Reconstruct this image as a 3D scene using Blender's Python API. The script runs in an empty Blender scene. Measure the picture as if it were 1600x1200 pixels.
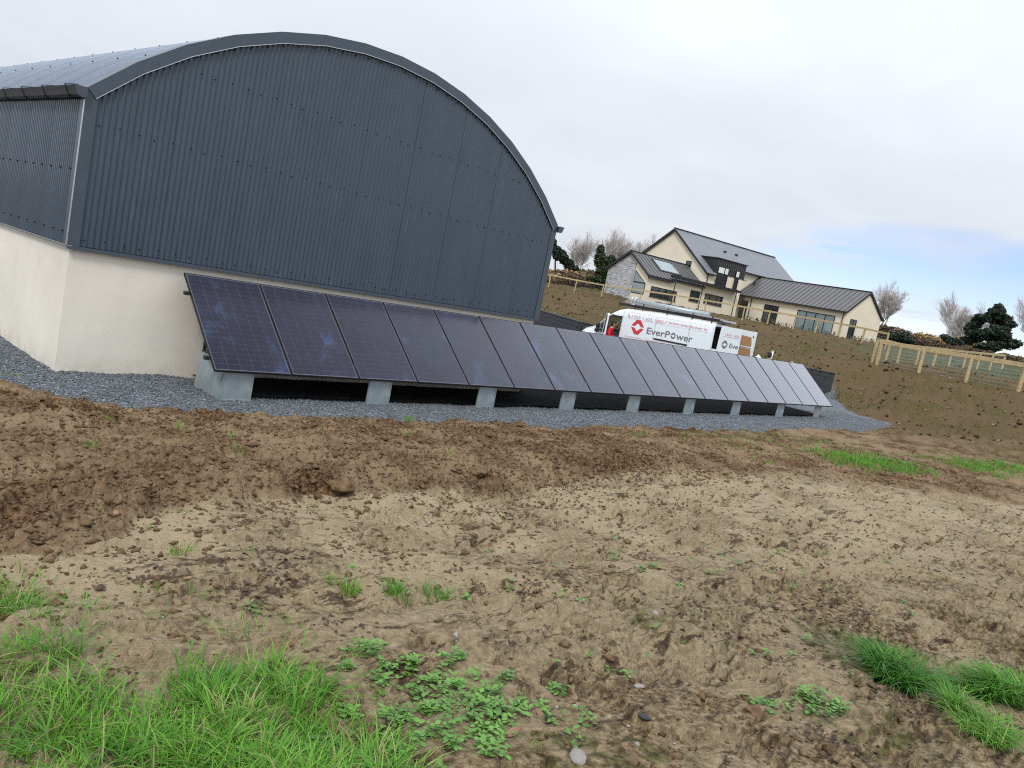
import bpy, math, random
import numpy as np
from mathutils import Vector, Matrix

S = bpy.context.scene
COL = S.collection
PI = math.pi

# ------------------------------------------------------------------ camera
F_PX, YAW, PITCH, ROLL = 1250.35, 0.82866, 0.12514, 0.19896
CAM = (-4.9757, -9.7565, 1.8836)
cam = bpy.data.cameras.new('camera'); cam.sensor_width = 36; cam.lens = F_PX*36/1600
cam.clip_start = 0.05; cam.clip_end = 6000
co = bpy.data.objects.new('camera', cam); COL.objects.link(co)
_f = Vector((math.sin(YAW)*math.cos(PITCH), math.cos(YAW)*math.cos(PITCH), -math.sin(PITCH)))
_r = Vector((math.cos(YAW), -math.sin(YAW), 0)); _u = _r.cross(_f)
_r2 = math.cos(ROLL)*_r + math.sin(ROLL)*_u; _u2 = -math.sin(ROLL)*_r + math.cos(ROLL)*_u
m = Matrix((( _r2.x, _u2.x, -_f.x, CAM[0]), (_r2.y, _u2.y, -_f.y, CAM[1]), (_r2.z, _u2.z, -_f.z, CAM[2]), (0, 0, 0, 1)))
co.matrix_world = m
S.camera = co

# ------------------------------------------------------------------ sky
SUN_AZ, SUN_EL = math.radians(236), math.radians(48)      # azimuth clockwise from +Y
w = bpy.data.worlds.new('World'); S.world = w; w.use_nodes = True
nt = w.node_tree; nt.nodes.clear()
def N(t, tree, **k):
    n = tree.nodes.new(t)
    for a, b in k.items(): setattr(n, a, b)
    return n
out = N('ShaderNodeOutputWorld', nt)
sky = N('ShaderNodeTexSky', nt, sky_type='NISHITA', sun_disc=False, sun_elevation=SUN_EL, sun_rotation=SUN_AZ, air_density=1.0, dust_density=0.1, ozone_density=4.0)
bg1 = N('ShaderNodeBackground', nt); bg1.inputs[1].default_value = 0.11
bg2 = N('ShaderNodeBackground', nt); bg2.inputs[1].default_value = 1.0
skm = N('ShaderNodeMixRGB', nt, blend_type='MULTIPLY'); skm.inputs[0].default_value = 1.0; skm.inputs[2].default_value = (0.92, 0.86, 1.0, 1)
nt.links.new(sky.outputs[0], skm.inputs[1]); nt.links.new(skm.outputs[0], bg1.inputs[0])
tc = N('ShaderNodeTexCoord', nt); sep = N('ShaderNodeSeparateXYZ', nt)
nt.links.new(tc.outputs['Generated'], sep.inputs[0])
def M(op, a, b=None, tree=None, clamp=False):
    tree = tree or nt
    n = N('ShaderNodeMath', tree, operation=op, use_clamp=clamp)
    for i, v in enumerate((a, b)):
        if v is None: continue
        if isinstance(v, (int, float)): n.inputs[i].default_value = v
        else: tree.links.new(v, n.inputs[i])
    return n.outputs[0]
def RAMP(tree, fac, stops):
    n = N('ShaderNodeValToRGB', tree); cr = n.color_ramp
    while len(cr.elements) < len(stops): cr.elements.new(0.5)
    for e, (p_, c) in zip(cr.elements, stops):
        e.position = p_; e.color = (c[0], c[1], c[2], 1) if hasattr(c, '__len__') else (c, c, c, 1)
    tree.links.new(fac, n.inputs[0]); return n.outputs[0]
def NOISE(tree, vec, scale, detail=4, rough=0.55, dist=0.0):
    n = N('ShaderNodeTexNoise', tree); n.inputs['Scale'].default_value = scale
    n.inputs['Detail'].default_value = detail; n.inputs['Roughness'].default_value = rough
    n.inputs['Distortion'].default_value = dist
    if vec is not None: tree.links.new(vec, n.inputs['Vector'])
    return n.outputs[0]
zz = M('MAXIMUM', sep.outputs[2], 0.0)
den = M('ADD', zz, 0.16)
cmb = N('ShaderNodeCombineXYZ', nt)
nt.links.new(M('DIVIDE', sep.outputs[0], den), cmb.inputs[0])
nt.links.new(M('DIVIDE', sep.outputs[1], den), cmb.inputs[1])
cl = NOISE(nt, cmb.outputs[0], 0.7, 4, 0.5, 0.3)
cl2 = NOISE(nt, cmb.outputs[0], 1.9, 4, 0.55, 0.5)
cmix = M('ADD', M('MULTIPLY', cl, 0.7), M('MULTIPLY', cl2, 0.3))
ccol = RAMP(nt, cmix, [(0.30, (0.695, 0.74, 0.805)), (0.46, (0.745, 0.795, 0.865)), (0.60, (0.82, 0.86, 0.92))])
nt.links.new(ccol, bg2.inputs[0])
# an overcast deck is brighter overhead than at the horizon
nt.links.new(M('ADD', M('MULTIPLY', M('POWER', zz, 1.2), 0.80), 0.70), bg2.inputs[1])
# breaks in the deck low over the horizon
gapn = NOISE(nt, cmb.outputs[0], 0.62, 4, 0.5, 0.3)
low = RAMP(nt, zz, [(0.0, 0.45), (0.04, 0.85), (0.085, 1.05), (0.14, 0.9), (0.19, 0.0)])
east = RAMP(nt, M('ADD', M('MULTIPLY', sep.outputs[0], 0.96), M('MULTIPLY', sep.outputs[1], 0.25)), [(0.925, 0.0), (0.985, 1.0)])
gap = RAMP(nt, M('MULTIPLY', M('MULTIPLY', gapn, east), low), [(0.27, 0.0), (0.42, 0.92)])
stv = N('ShaderNodeCombineXYZ', nt)
for i_, k_ in ((0, 2.2), (1, 2.2), (2, 17.0)): nt.links.new(M('MULTIPLY', sep.outputs[i_], k_), stv.inputs[i_])
streak = NOISE(nt, stv.outputs[0], 1.6, 5, 0.6, 0.5)
gap = M('MULTIPLY', gap, RAMP(nt, streak, [(0.40, 0.12), (0.53, 1.0)]))
mix = N('ShaderNodeMixShader', nt)
nt.links.new(gap, mix.inputs[0]); nt.links.new(bg2.outputs[0], mix.inputs[1]); nt.links.new(bg1.outputs[0], mix.inputs[2])
nt.links.new(mix.outputs[0], out.inputs[0])

# ------------------------------------------------------------------ sun
sl = bpy.data.lights.new('sun', 'SUN'); sl.energy = 1.5; sl.angle = math.radians(14); sl.color = (1, 0.96, 0.9)
so = bpy.data.objects.new('sun', sl); COL.objects.link(so)
sd = Vector((math.sin(SUN_AZ)*math.cos(SUN_EL), math.cos(SUN_AZ)*math.cos(SUN_EL), math.sin(SUN_EL)))
so.rotation_euler = sd.to_track_quat('Z', 'Y').to_euler()
S.view_settings.view_transform = 'Standard'; S.view_settings.look = 'None'
S.view_settings.exposure = 0.40; S.view_settings.gamma = 1; S.view_settings.use_curve_mapping = False
S.cycles.use_denoising = False; S.cycles.filter_width = 1.1; S.cycles.sample_clamp_indirect = 4; S.cycles.max_bounces = 6; S.cycles.diffuse_bounces = 3; S.cycles.glossy_bounces = 3; S.cycles.transparent_max_bounces = 12

# ------------------------------------------------------------------ helpers
class MB:
    def __init__(s): s.v = []; s.f = []
    def poly(s, pts):
        n = len(s.v); s.v += [tuple(p_) for p_ in pts]; s.f.append(tuple(range(n, n+len(pts)))); return s
    def box(s, a, b):
        (x0, y0, z0), (x1, y1, z1) = a, b; n = len(s.v)
        s.v += [(x0,y0,z0),(x1,y0,z0),(x1,y1,z0),(x0,y1,z0),(x0,y0,z1),(x1,y0,z1),(x1,y1,z1),(x0,y1,z1)]
        s.f += [tuple(n+i for i in q) for q in ((0,3,2,1),(4,5,6,7),(0,1,5,4),(1,2,6,5),(2,3,7,6),(3,0,4,7))]; return s
    def prism(s, poly, axis, a, b):
        # poly: list of 2-D points in the two remaining axes (in xyz order)
        def P(pt, t):
            q = list(pt); q.insert(axis, t); return tuple(q)
        n = len(s.v); k = len(poly)
        s.v += [P(q, a) for q in poly] + [P(q, b) for q in poly]
        s.f.append(tuple(range(n, n+k))[::-1]); s.f.append(tuple(range(n+k, n+2*k)))
        for i in range(k):
            j = (i+1) % k; s.f.append((n+i, n+j, n+k+j, n+k+i))
        return s
    def tube(s, p0, p1, r0, r1=None, n=6, cap=True):
        r1 = r0 if r1 is None else r1
        p0, p1 = Vector(p0), Vector(p1); d = (p1-p0)
        if d.length < 1e-6: return s
        d.normalize(); a = d.orthogonal().normalized(); b = d.cross(a); k = len(s.v)
        for p_, r in ((p0, r0), (p1, r1)):
            for i in range(n):
                t = 2*PI*i/n; s.v.append(tuple(p_ + r*(math.cos(t)*a + math.sin(t)*b)))
        for i in range(n):
            j = (i+1) % n; s.f.append((k+i, k+j, k+n+j, k+n+i))
        if cap: s.f.append(tuple(range(k, k+n))[::-1]); s.f.append(tuple(range(k+n, k+2*n)))
        return s
    def path(s, pts, r, n=6):
        for a, b in zip(pts[:-1], pts[1:]): s.tube(a, b, r, r, n)
        return s
    def bar(s, p0, p1, w_, h_):
        # square bar: w_ horizontal, h_ vertical-ish
        p0, p1 = Vector(p0), Vector(p1); d = (p1-p0).normalized()
        side = d.cross(Vector((0,0,1)))
        side = side.normalized() if side.length > 1e-3 else Vector((1,0,0))
        up = side.cross(d); k = len(s.v)
        for p_ in (p0, p1):
            for i, j in ((-1,-1),(1,-1),(1,1),(-1,1)): s.v.append(tuple(p_ + side*(i*w_/2) + up*(j*h_/2)))
        for i in range(4):
            j = (i+1) % 4; s.f.append((k+i, k+j, k+4+j, k+4+i))
        s.f.append((k+3,k+2,k+1,k)); s.f.append((k+4,k+5,k+6,k+7)); return s
    def ball(s, c, r, nu=10, nv=7):
        r = (r, r, r) if not hasattr(r, '__len__') else r; k = len(s.v)
        for i in range(1, nv):
            for j in range(nu):
                a = PI*i/nv; b = 2*PI*j/nu
                s.v.append((c[0]+r[0]*math.sin(a)*math.cos(b), c[1]+r[1]*math.sin(a)*math.sin(b), c[2]+r[2]*math.cos(a)))
        t = len(s.v); s.v += [(c[0],c[1],c[2]+r[2]), (c[0],c[1],c[2]-r[2])]
        for i in range(nv-2):
            for j in range(nu):
                j2 = (j+1) % nu; s.f.append((k+i*nu+j, k+(i+1)*nu+j, k+(i+1)*nu+j2, k+i*nu+j2))
        for j in range(nu):
            j2 = (j+1) % nu; s.f.append((t, k+j, k+j2)); s.f.append((t+1, k+(nv-2)*nu+j2, k+(nv-2)*nu+j))
        return s
    def build(s, name, mat=None, parent=None, smooth=False, kind=None, loc=None):
        me = bpy.data.meshes.new(name); me.from_pydata(s.v, [], s.f)
        return link(name, me, mat, parent, smooth, kind, loc)
def link(name, me, mat, parent=None, smooth=False, kind=None, loc=None):
    if mat is not None: me.materials.append(mat)
    if smooth: me.polygons.foreach_set('use_smooth', np.ones(len(me.polygons), bool))
    o = bpy.data.objects.new(name, me); COL.objects.link(o)
    if parent is not None: o.parent = parent
    if kind: o['kind'] = kind
    if loc is not None: o.location = loc
    return o
def arr_mesh(name, V, Fc, mat, parent=None, smooth=False, kind=None, attrs=None):
    V = np.asarray(V, np.float32); Fc = np.asarray(Fc, np.int32); k = Fc.shape[1]
    me = bpy.data.meshes.new(name); me.vertices.add(len(V)); me.vertices.foreach_set('co', V.ravel())
    me.loops.add(Fc.size); me.loops.foreach_set('vertex_index', Fc.ravel())
    me.polygons.add(len(Fc)); me.polygons.foreach_set('loop_start', np.arange(0, Fc.size, k, dtype=np.int32))
    me.update(calc_edges=True)
    for an, av in (attrs or {}).items():
        at = me.attributes.new(an, 'FLOAT', 'POINT'); at.data.foreach_set('value', np.asarray(av, np.float32))
    return link(name, me, mat, parent, smooth, kind)
def tag(o, label, cat, group=None, kind=None):
    o['label'] = label; o['category'] = cat
    if group: o['group'] = group
    if kind: o['kind'] = kind
    return o
def empty(name, loc=(0,0,0), rz=0.0):
    o = bpy.data.objects.new(name, None); COL.objects.link(o); o.location = loc; o.rotation_euler = (0,0,rz)
    o.empty_display_size = 0.2; return o
def copy_tree(o, parent=None):
    c = o.copy(); COL.objects.link(c)
    if parent is not None: c.parent = parent
    for ch in o.children: copy_tree(ch, c)
    return c

# ------------------------------------------------------------------ materials
def mat(name, base, rough=0.6, metal=0.0, spec=0.5, coat=0.0, var=0.0, vscale=8.0, bump=0.0, bscale=40.0, coatrough=0.05, stretch=None, col2=None, island=0.0):
    m_ = bpy.data.materials.new(name); m_.use_nodes = True; t = m_.node_tree; b = t.nodes['Principled BSDF']
    b.inputs['Base Color'].default_value = (*base, 1); b.inputs['Roughness'].default_value = rough
    b.inputs['Metallic'].default_value = metal; b.inputs['Specular IOR Level'].default_value = spec
    b.inputs['Coat Weight'].default_value = coat; b.inputs['Coat Roughness'].default_value = coatrough
    c = N('ShaderNodeTexCoord', t); vec = c.outputs['Object']
    if stretch:
        mp = N('ShaderNodeMapping', t); mp.inputs['Scale'].default_value = stretch; t.links.new(vec, mp.inputs[0]); vec = mp.outputs[0]
    if var:
        n = NOISE(t, vec, vscale, 5, 0.6)
        d = col2 if col2 else tuple(max(0, x*(1-var)) for x in base); e = tuple(min(1, x*(1+var)) for x in base)
        colr = RAMP(t, n, [(0.3, d), (0.7, e)])
        if island:
            g = N('ShaderNodeNewGeometry', t); hs = N('ShaderNodeHueSaturation', t)
            t.links.new(M('ADD', M('MULTIPLY', g.outputs['Random Per Island'], island), 1-island/2, t), hs.inputs['Value'])
            t.links.new(colr, hs.inputs['Color']); colr = hs.outputs[0]
        t.links.new(colr, b.inputs['Base Color'])
        t.links.new(RAMP(t, n, [(0.3, rough*0.9), (0.7, min(1, rough*1.12))]), b.inputs['Roughness'])
    if bump:
        bp = N('ShaderNodeBump', t); bp.inputs['Strength'].default_value = 1.0; bp.inputs['Distance'].default_value = bump
        t.links.new(NOISE(t, vec, bscale, 4, 0.6), bp.inputs['Height']); t.links.new(bp.outputs[0], b.inputs['Normal'])
    return m_
def cladding_mat(name, base, rough):
    m_ = mat(name, base, rough, spec=0.5, var=0.10, vscale=3.0, stretch=(1,1,0.3)); t = m_.node_tree; b = t.nodes['Principled BSDF']
    src = b.inputs['Base Color'].links[0].from_socket
    c = N('ShaderNodeTexCoord', t); mp = N('ShaderNodeMapping', t); mp.inputs['Scale'].default_value = (9, 9, 0.55)
    t.links.new(c.outputs['Object'], mp.inputs[0])
    n = NOISE(t, mp.outputs[0], 2.2, 6, 0.65); n2 = NOISE(t, c.outputs['Object'], 0.9, 3, 0.5)
    f = M('MULTIPLY', RAMP(t, n, [(0.60, 0), (0.76, 0.28)]), RAMP(t, n2, [(0.45, 0.15), (0.65, 1)]), t)
    mx = N('ShaderNodeMixRGB', t); mx.inputs[2].default_value = (0.30, 0.33, 0.36, 1)
    t.links.new(f, mx.inputs[0]); t.links.new(src, mx.inputs[1]); t.links.new(mx.outputs[0], b.inputs['Base Color']); return m_
MT = {}
ORD = 'first second third fourth fifth sixth seventh eighth ninth tenth eleventh twelfth'.split()
def sheen_steel(m_, power, rough, tint=(0.95, 0.96, 1.0), gain=1.0):
    # clear lacquer or glass: reflectance climbs steadily towards grazing angles
    t = m_.node_tree; b = t.nodes['Principled BSDF']; o = t.nodes['Material Output']
    lw = N('ShaderNodeLayerWeight', t); lw.inputs['Blend'].default_value = 0.5
    gl = N('ShaderNodeBsdfGlossy', t); gl.inputs['Roughness'].default_value = rough; gl.inputs['Color'].default_value = (*tint, 1)
    mx = N('ShaderNodeMixShader', t); t.links.new(M('MINIMUM', M('MULTIPLY', M('POWER', lw.outputs['Facing'], power, t), gain, t), 0.85, t), mx.inputs[0])
    t.links.new(b.outputs[0], mx.inputs[1]); t.links.new(gl.outputs[0], mx.inputs[2]); t.links.new(mx.outputs[0], o.inputs[0]); return m_
MT['clad'] = sheen_steel(cladding_mat('slate_blue_steel', (0.046, 0.066, 0.094), 0.30), 4.0, 0.16)
MT['roofsteel'] = sheen_steel(mat('roof_steel', (0.080, 0.108, 0.148), 0.33, spec=0.4, var=0.10, vscale=2.0), 4.4, 0.25, (.66, .73, .84), 0.85)
MT['flash'] = mat('flashing_steel', (0.052, 0.072, 0.100), 0.38, spec=0.55, var=0.08, vscale=5)
MT['trim'] = mat('galvanised_trim', (0.55, 0.58, 0.60), 0.35, metal=0.8, var=0.1)
MT['gutter'] = mat('dark_gutter', (0.032, 0.040, 0.050), 0.4, var=0.1)
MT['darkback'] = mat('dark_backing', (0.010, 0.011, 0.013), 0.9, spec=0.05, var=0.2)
MT['render'] = mat('cream_render', (0.76, 0.715, 0.63), 0.85, var=0.05, vscale=1.1, bump=0.0008, bscale=90, col2=(0.71, 0.665, 0.585))
def splash(m_):
    # soil splashed up the foot of the wall, and faint damp runs
    t = m_.node_tree; b = t.nodes['Principled BSDF']; src = b.inputs['Base Color'].links[0].from_socket
    c = N('ShaderNodeTexCoord', t); s_ = N('ShaderNodeSeparateXYZ', t); t.links.new(c.outputs['Object'], s_.inputs[0])
    n = NOISE(t, c.outputs['Object'], 3.0, 7, 0.75); mp = N('ShaderNodeMapping', t); mp.inputs['Scale'].default_value = (1.4, 1.4, 0.16); t.links.new(c.outputs['Object'], mp.inputs[0]); n2 = NOISE(t, mp.outputs[0], 1.6, 5, 0.6)
    f = M('MULTIPLY', RAMP(t, s_.outputs[2], [(0.0, 0.55), (0.10, 0.25), (0.30, 0.0)]), RAMP(t, n, [(0.38, 0), (0.62, 0.8)]), t)
    f = M('ADD', f, M('MULTIPLY', RAMP(t, n2, [(0.50, 0), (0.72, 1)]), 0.05, t), t, True)
    mx = N('ShaderNodeMixRGB', t); mx.inputs[2].default_value = (0.33, 0.27, 0.20, 1); t.links.new(f, mx.inputs[0]); t.links.new(src, mx.inputs[1]); t.links.new(mx.outputs[0], b.inputs['Base Color'])
splash(MT['render'])
MT['galv'] = mat('galvanised_sheet', (0.34, 0.40, 0.425), 0.42, metal=0.45, var=0.12, vscale=6)
MT['alu'] = mat('aluminium', (0.62, 0.63, 0.64), 0.35, metal=0.7, var=0.06)
MT['blackmetal'] = mat('black_metal', (0.014, 0.015, 0.017), 0.45, var=0.2)
MT['pframe'] = mat('anodised_frame', (0.020, 0.021, 0.024), 0.55, spec=0.25, var=0.1)
MT['ribbon'] = sheen_steel(mat('cell_ribbon_backing', (0.105, 0.11, 0.15), 0.45, spec=0.2, var=0.15), 4.3, 0.12, gain=2.1)
MT['housewall'] = mat('house_render', (0.76, 0.69, 0.545), 0.85, var=0.05, vscale=0.7, bump=0.003, bscale=30)
MT['houseroof'] = mat('dark_standing_seam', (0.112, 0.110, 0.114), 0.42, var=0.1, vscale=0.6)
MT['slate'] = mat('blue_grey_slate', (0.165, 0.178, 0.200), 0.5, var=0.15, vscale=1.2)
MT['dormer'] = mat('dormer_metal', (0.016, 0.019, 0.021), 0.45, var=0.15)
MT['seam'] = mat('seam_metal', (0.060, 0.058, 0.060), 0.42, var=0.1)
MT['fascia'] = mat('dark_fascia', (0.018, 0.019, 0.021), 0.5, var=0.1)
MT['winframe'] = mat('anthracite_frame', (0.014, 0.016, 0.017), 0.4, var=0.1)
MT['glass'] = mat('window_glass', (0.010, 0.016, 0.018), 0.06, spec=0.9, coat=0.5, var=0.2, vscale=0.8)
MT['skyglass'] = mat('sky_reflection_glass', (0.20, 0.26, 0.27), 0.08, spec=0.8, coat=0.6, var=0.15, vscale=0.7)  # paler copy of the glass, sky reflection put into its colour
MT['blind'] = mat('white_blind', (0.75, 0.76, 0.76), 0.6, var=0.05)
MT['stone'] = mat('grey_stone', (0.42, 0.43, 0.45), 0.85, var=0.35, vscale=3, bump=0.02, bscale=12, island=0.9)
MT['vanwhite'] = mat('white_vehicle_paint', (0.72, 0.77, 0.80), 0.32, spec=0.5, coat=0.6, var=0.02, vscale=2)
MT['vandark'] = mat('dark_plastic', (0.012, 0.012, 0.013), 0.55, var=0.15)
MT['cabin'] = mat('cab_interior', (0.02, 0.02, 0.022), 0.8, var=0.2)
MT['tyre'] = mat('tyre_rubber', (0.02, 0.02, 0.02), 0.85, var=0.2, bump=0.004)
MT['ply'] = mat('plywood_lining', (0.36, 0.20, 0.09), 0.6, var=0.12, vscale=3, stretch=(1,1,6))
MT['red'] = mat('red_lettering', (0.55, 0.035, 0.04), 0.4, var=0.03)
MT['greytext'] = mat('grey_lettering', (0.17, 0.15, 0.17), 0.4, var=0.03)
MT['softred'] = mat('pale_red_lettering', (0.55, 0.16, 0.17), 0.4, var=0.03)
MT['lamp'] = mat('lamp_lens', (0.6, 0.62, 0.64), 0.1, coat=0.8, var=0.1)
MT['block'] = mat('dark_concrete_block', (0.035, 0.038, 0.043), 0.85, var=0.3, vscale=5, bump=0.004, bscale=50)
MT['timber'] = mat('treated_timber', (0.44, 0.345, 0.185), 0.75, spec=0.2, var=0.25, vscale=3, stretch=(2,2,2), bump=0.004, bscale=30, col2=(0.32, 0.26, 0.15))
MT['wire'] = mat('fence_wire', (0.33, 0.36, 0.37), 0.4, metal=0.6, var=0.1)
MT['bark'] = mat('pale_bark', (0.47, 0.435, 0.42), 0.9, var=0.25, vscale=2)
MT['twig'] = mat('brown_twigs', (0.125, 0.092, 0.066), 0.9, spec=0.1, var=0.35, vscale=1.0, island=0.8)
MT['tan'] = mat('tan_dry_shrub', (0.30, 0.21, 0.10), 0.9, var=0.3, vscale=1.0, island=0.8)
MT['conifer'] = mat('conifer_foliage', (0.017, 0.036, 0.018), 0.7, var=0.4, vscale=0.9, island=1.0)
MT['ivy'] = mat('ivy_foliage', (0.030, 0.052, 0.014), 0.6, var=0.4, vscale=0.9, island=1.0)
MT['skin'] = mat('skin', (0.48, 0.29, 0.21), 0.55, var=0.05)
MT['hair'] = mat('dark_hair', (0.012, 0.009, 0.008), 0.6, var=0.2)
MT['redcloth'] = mat('red_jacket_cloth', (0.55, 0.008, 0.022), 0.8, var=0.1)
MT['blackcloth'] = mat('black_cloth', (0.014, 0.012, 0.014), 0.85, var=0.2)
MT['white'] = mat('white_plastic', (0.78, 0.79, 0.79), 0.45, var=0.05)
MT['leaf'] = mat('dead_leaf', (0.070, 0.046, 0.031), 0.6, spec=0.25, var=0.4, vscale=5, island=1.1)
MT['paleleaf'] = mat('tan_dead_leaf', (0.20, 0.115, 0.066), 0.6, var=0.3, vscale=5, island=0.8)
MT['pebble'] = mat('pebble_stone', (0.25, 0.23, 0.21), 0.7, var=0.3, vscale=4, island=0.9)
MT['clod'] = mat('soil_clod', (0.135, 0.089, 0.052), 0.95, spec=0.06, var=0.45, vscale=20, bump=0.006, bscale=60, island=0.9)
MT['weed'] = mat('weed_leaf', (0.095, 0.215, 0.032), 0.5, var=0.45, vscale=9, island=1.1)
def grass_mat():
    m_ = mat('grass_blade', (0.07, 0.2, 0.02), 0.5, spec=0.35); t = m_.node_tree; b = t.nodes['Principled BSDF']
    a = N('ShaderNodeAttribute', t, attribute_name='tint')
    c = RAMP(t, a.outputs['Fac'], [(0.0, (0.035, 0.125, 0.018)), (0.45, (0.085, 0.26, 0.022)), (0.8, (0.17, 0.38, 0.035)), (0.93, (0.26, 0.36, 0.10)), (1.0, (0.38, 0.32, 0.16))])
    t.links.new(c, b.inputs['Base Color'])
    tr = N('ShaderNodeBsdfTranslucent', t); t.links.new(c, tr.inputs[0])
    mx = N('ShaderNodeMixShader', t); mx.inputs[0].default_value = 0.3
    o = t.nodes['Material Output']; t.links.new(b.outputs[0], mx.inputs[1]); t.links.new(tr.outputs[0], mx.inputs[2]); t.links.new(mx.outputs[0], o.inputs[0]); return m_
MT['grass'] = grass_mat()
def cell_mat():
    m_ = mat('solar_cell', (0.012, 0.013, 0.035), 0.45, spec=0.12); t = m_.node_tree; b = t.nodes['Principled BSDF']
    g = N('ShaderNodeNewGeometry', t)
    n = NOISE(t, g.outputs['Position'], 1.7, 5, 0.65, 0.6); n2 = NOISE(t, g.outputs['Position'], 26, 3, 0.6)
    c = RAMP(t, n, [(0.30, (0.007, 0.007, 0.019)), (0.58, (0.013, 0.0135, 0.032)), (0.67, (0.024, 0.037, 0.085)), (0.78, (0.045, 0.085, 0.18))])
    hs = N('ShaderNodeHueSaturation', t); t.links.new(c, hs.inputs['Color'])
    t.links.new(RAMP(t, n2, [(0.35, 0.85), (0.65, 1.2)]), hs.inputs['Value']); t.links.new(hs.outputs[0], b.inputs['Base Color'])
    return sheen_steel(m_, 4.3, 0.12, gain=2.1)
MT['cell'] = cell_mat()
def thin_glass(name, tint, alpha):
    m_ = bpy.data.materials.new(name); m_.use_nodes = True; t = m_.node_tree; t.nodes.clear()
    o = N('ShaderNodeOutputMaterial', t); tr = N('ShaderNodeBsdfTransparent', t); tr.inputs[0].default_value = (*tint, 1)
    gl = N('ShaderNodeBsdfGlossy', t); gl.inputs['Roughness'].default_value = 0.03
    mx = N('ShaderNodeMixShader', t); mx.inputs[0].default_value = alpha
    t.links.new(tr.outputs[0], mx.inputs[1]); t.links.new(gl.outputs[0], mx.inputs[2]); t.links.new(mx.outputs[0], o.inputs[0]); return m_
MT['vanglass'] = thin_glass('van_glass', (0.50, 0.56, 0.52), 0.12)

# ------------------------------------------------------------------ terrain
def _hash(ix, iy, seed):
    h = (ix.astype(np.int64)*374761393 + iy.astype(np.int64)*668265263 + seed*982451653) & 0xFFFFFFFF
    h = ((h ^ (h >> 13))*1274126177) & 0xFFFFFFFF
    return ((h ^ (h >> 16)) & 0xFFFF)/65535.0
def vn(x, y, seed=0):
    xi, yi = np.floor(x), np.floor(y); fx, fy = x-xi, y-yi
    fx = fx*fx*fx*(fx*(fx*6-15)+10); fy = fy*fy*fy*(fy*(fy*6-15)+10)
    a, b = _hash(xi, yi, seed), _hash(xi+1, yi, seed); c, d = _hash(xi, yi+1, seed), _hash(xi+1, yi+1, seed)
    return (a*(1-fx)+b*fx)*(1-fy) + (c*(1-fx)+d*fx)*fy - 0.5
def fbm(x, y, sc, oct_=4, seed=0, gain=0.5):
    r = 0; a = 1.0; s = 1.0/sc
    for i in range(oct_):
        cs, sn = math.cos(0.6*i+0.3), math.sin(0.6*i+0.3)
        r = r + a*vn((x*cs-y*sn)*s, (x*sn+y*cs)*s, seed+i*17); a *= gain; s *= 2.03
    return r
def sst(a, b, x):
    t = np.clip((x-a)/(b-a), 0, 1); return t*t*(3-2*t)
CP = np.array([(-5,-9.8,.28),(-8,-6,.25),(-4,-6.3,.16),(-3.4,-7.8,.22),(0,-8.4,.15),(0,-6,.05),(-2,-4,.06),(-3,-2.5,0),(-5,-2,.05),
 (-2.2,-.6,-.3),(0,-3,0),(.5,-1.9,-.2),(.9,-1.21,-.36),(5,-3,-.03),(5,-1.6,-.36),(10,-3.2,-.08),(10,-1.85,-.36),(16,-3.5,-.12),(18,-1.9,-.35),
 (5,-5.5,.05),(10,-7,.0),(14,-6,-.05),(20,-8,.1),(30,-8,.9),(24,-3,-.15),(6,-12,.2),(-5,-14,.3),(15,-15,.3),(30,-15,1.0),(-15,-8,.4),(-15,0,.3),
 (25.2,.2,-.3),(27.5,1.5,.1),(30,1,.5),(34.54,-2.21,1.57),(36.64,4.43,1.46),(34.5,5.0,.85),(30,9,.66),(25.5,15,.64),(29,21,.68),(41.5,5,1.58),(53,4.7,2.1),
 (56.57,12.7,2.5),(58.9,19.2,2.58),(58.3,27.3,2.5),(55.2,36.5,2.1),(54.1,42.2,2.1),(70,20,2.66),(66,30,2.66),(58.5,36,2.55),(77,20,2.75),(80,30,2.9),
 (40,32,1.6),(42,22,1.4),(35,12,.95),(45,12,1.75),(80,9,3.3),(78.5,5,3.3),(91,12,3.9),(100,18,4.3),(110,30,4.5),(90,50,4.0),(66,49,3.2),(60,45,2.9),
 (130,20,4.8),(140,50,4.6),(100,-20,3.5),(60,-20,2.6),(40,-25,1.6),(0,-40,.4),(-40,-10,.5),(-40,40,.8),(0,60,2),(30,45,1.6),(150,100,5),(-60,-80,1),(120,-80,4),
 (-2,3,-.42),(-4,1.5,-.3),(-4,5,-.2),(4,1,-.37),(12,1,-.37),(20,1,-.37)], float)
def _tps_fit():
    n = len(CP); d2 = ((CP[:,None,:2]-CP[None,:,:2])**2).sum(-1)
    K = 0.5*d2*np.log(d2+1e-9) + np.eye(n)*0.15
    P_ = np.c_[np.ones(n), CP[:,:2]]; A_ = np.zeros((n+3, n+3)); A_[:n,:n] = K; A_[:n,n:] = P_; A_[n:,:n] = P_.T
    return np.linalg.solve(A_, np.r_[CP[:,2], 0, 0, 0])
TW = _tps_fit()
def tps(x, y):
    xc, yc = np.clip(x, -70, 160), np.clip(y, -90, 110)
    r = TW[-3] + TW[-2]*xc + TW[-1]*yc
    for (cx, cy, _), w_ in zip(CP, TW[:-3]):
        d2 = (xc-cx)**2 + (yc-cy)**2; r = r + w_*0.5*d2*np.log(d2+1e-9)
    return r
EX = np.array([-8,-2.35,-1.95,-1.87,-1.39,.9,2.56,5.78,9.8,14.1,17.9,22,24.4]); EY = np.array([.7,.42,.15,-.43,-.93,-1.21,-1.3,-1.55,-1.73,-1.92,-1.76,-1.25,-.72])
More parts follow.
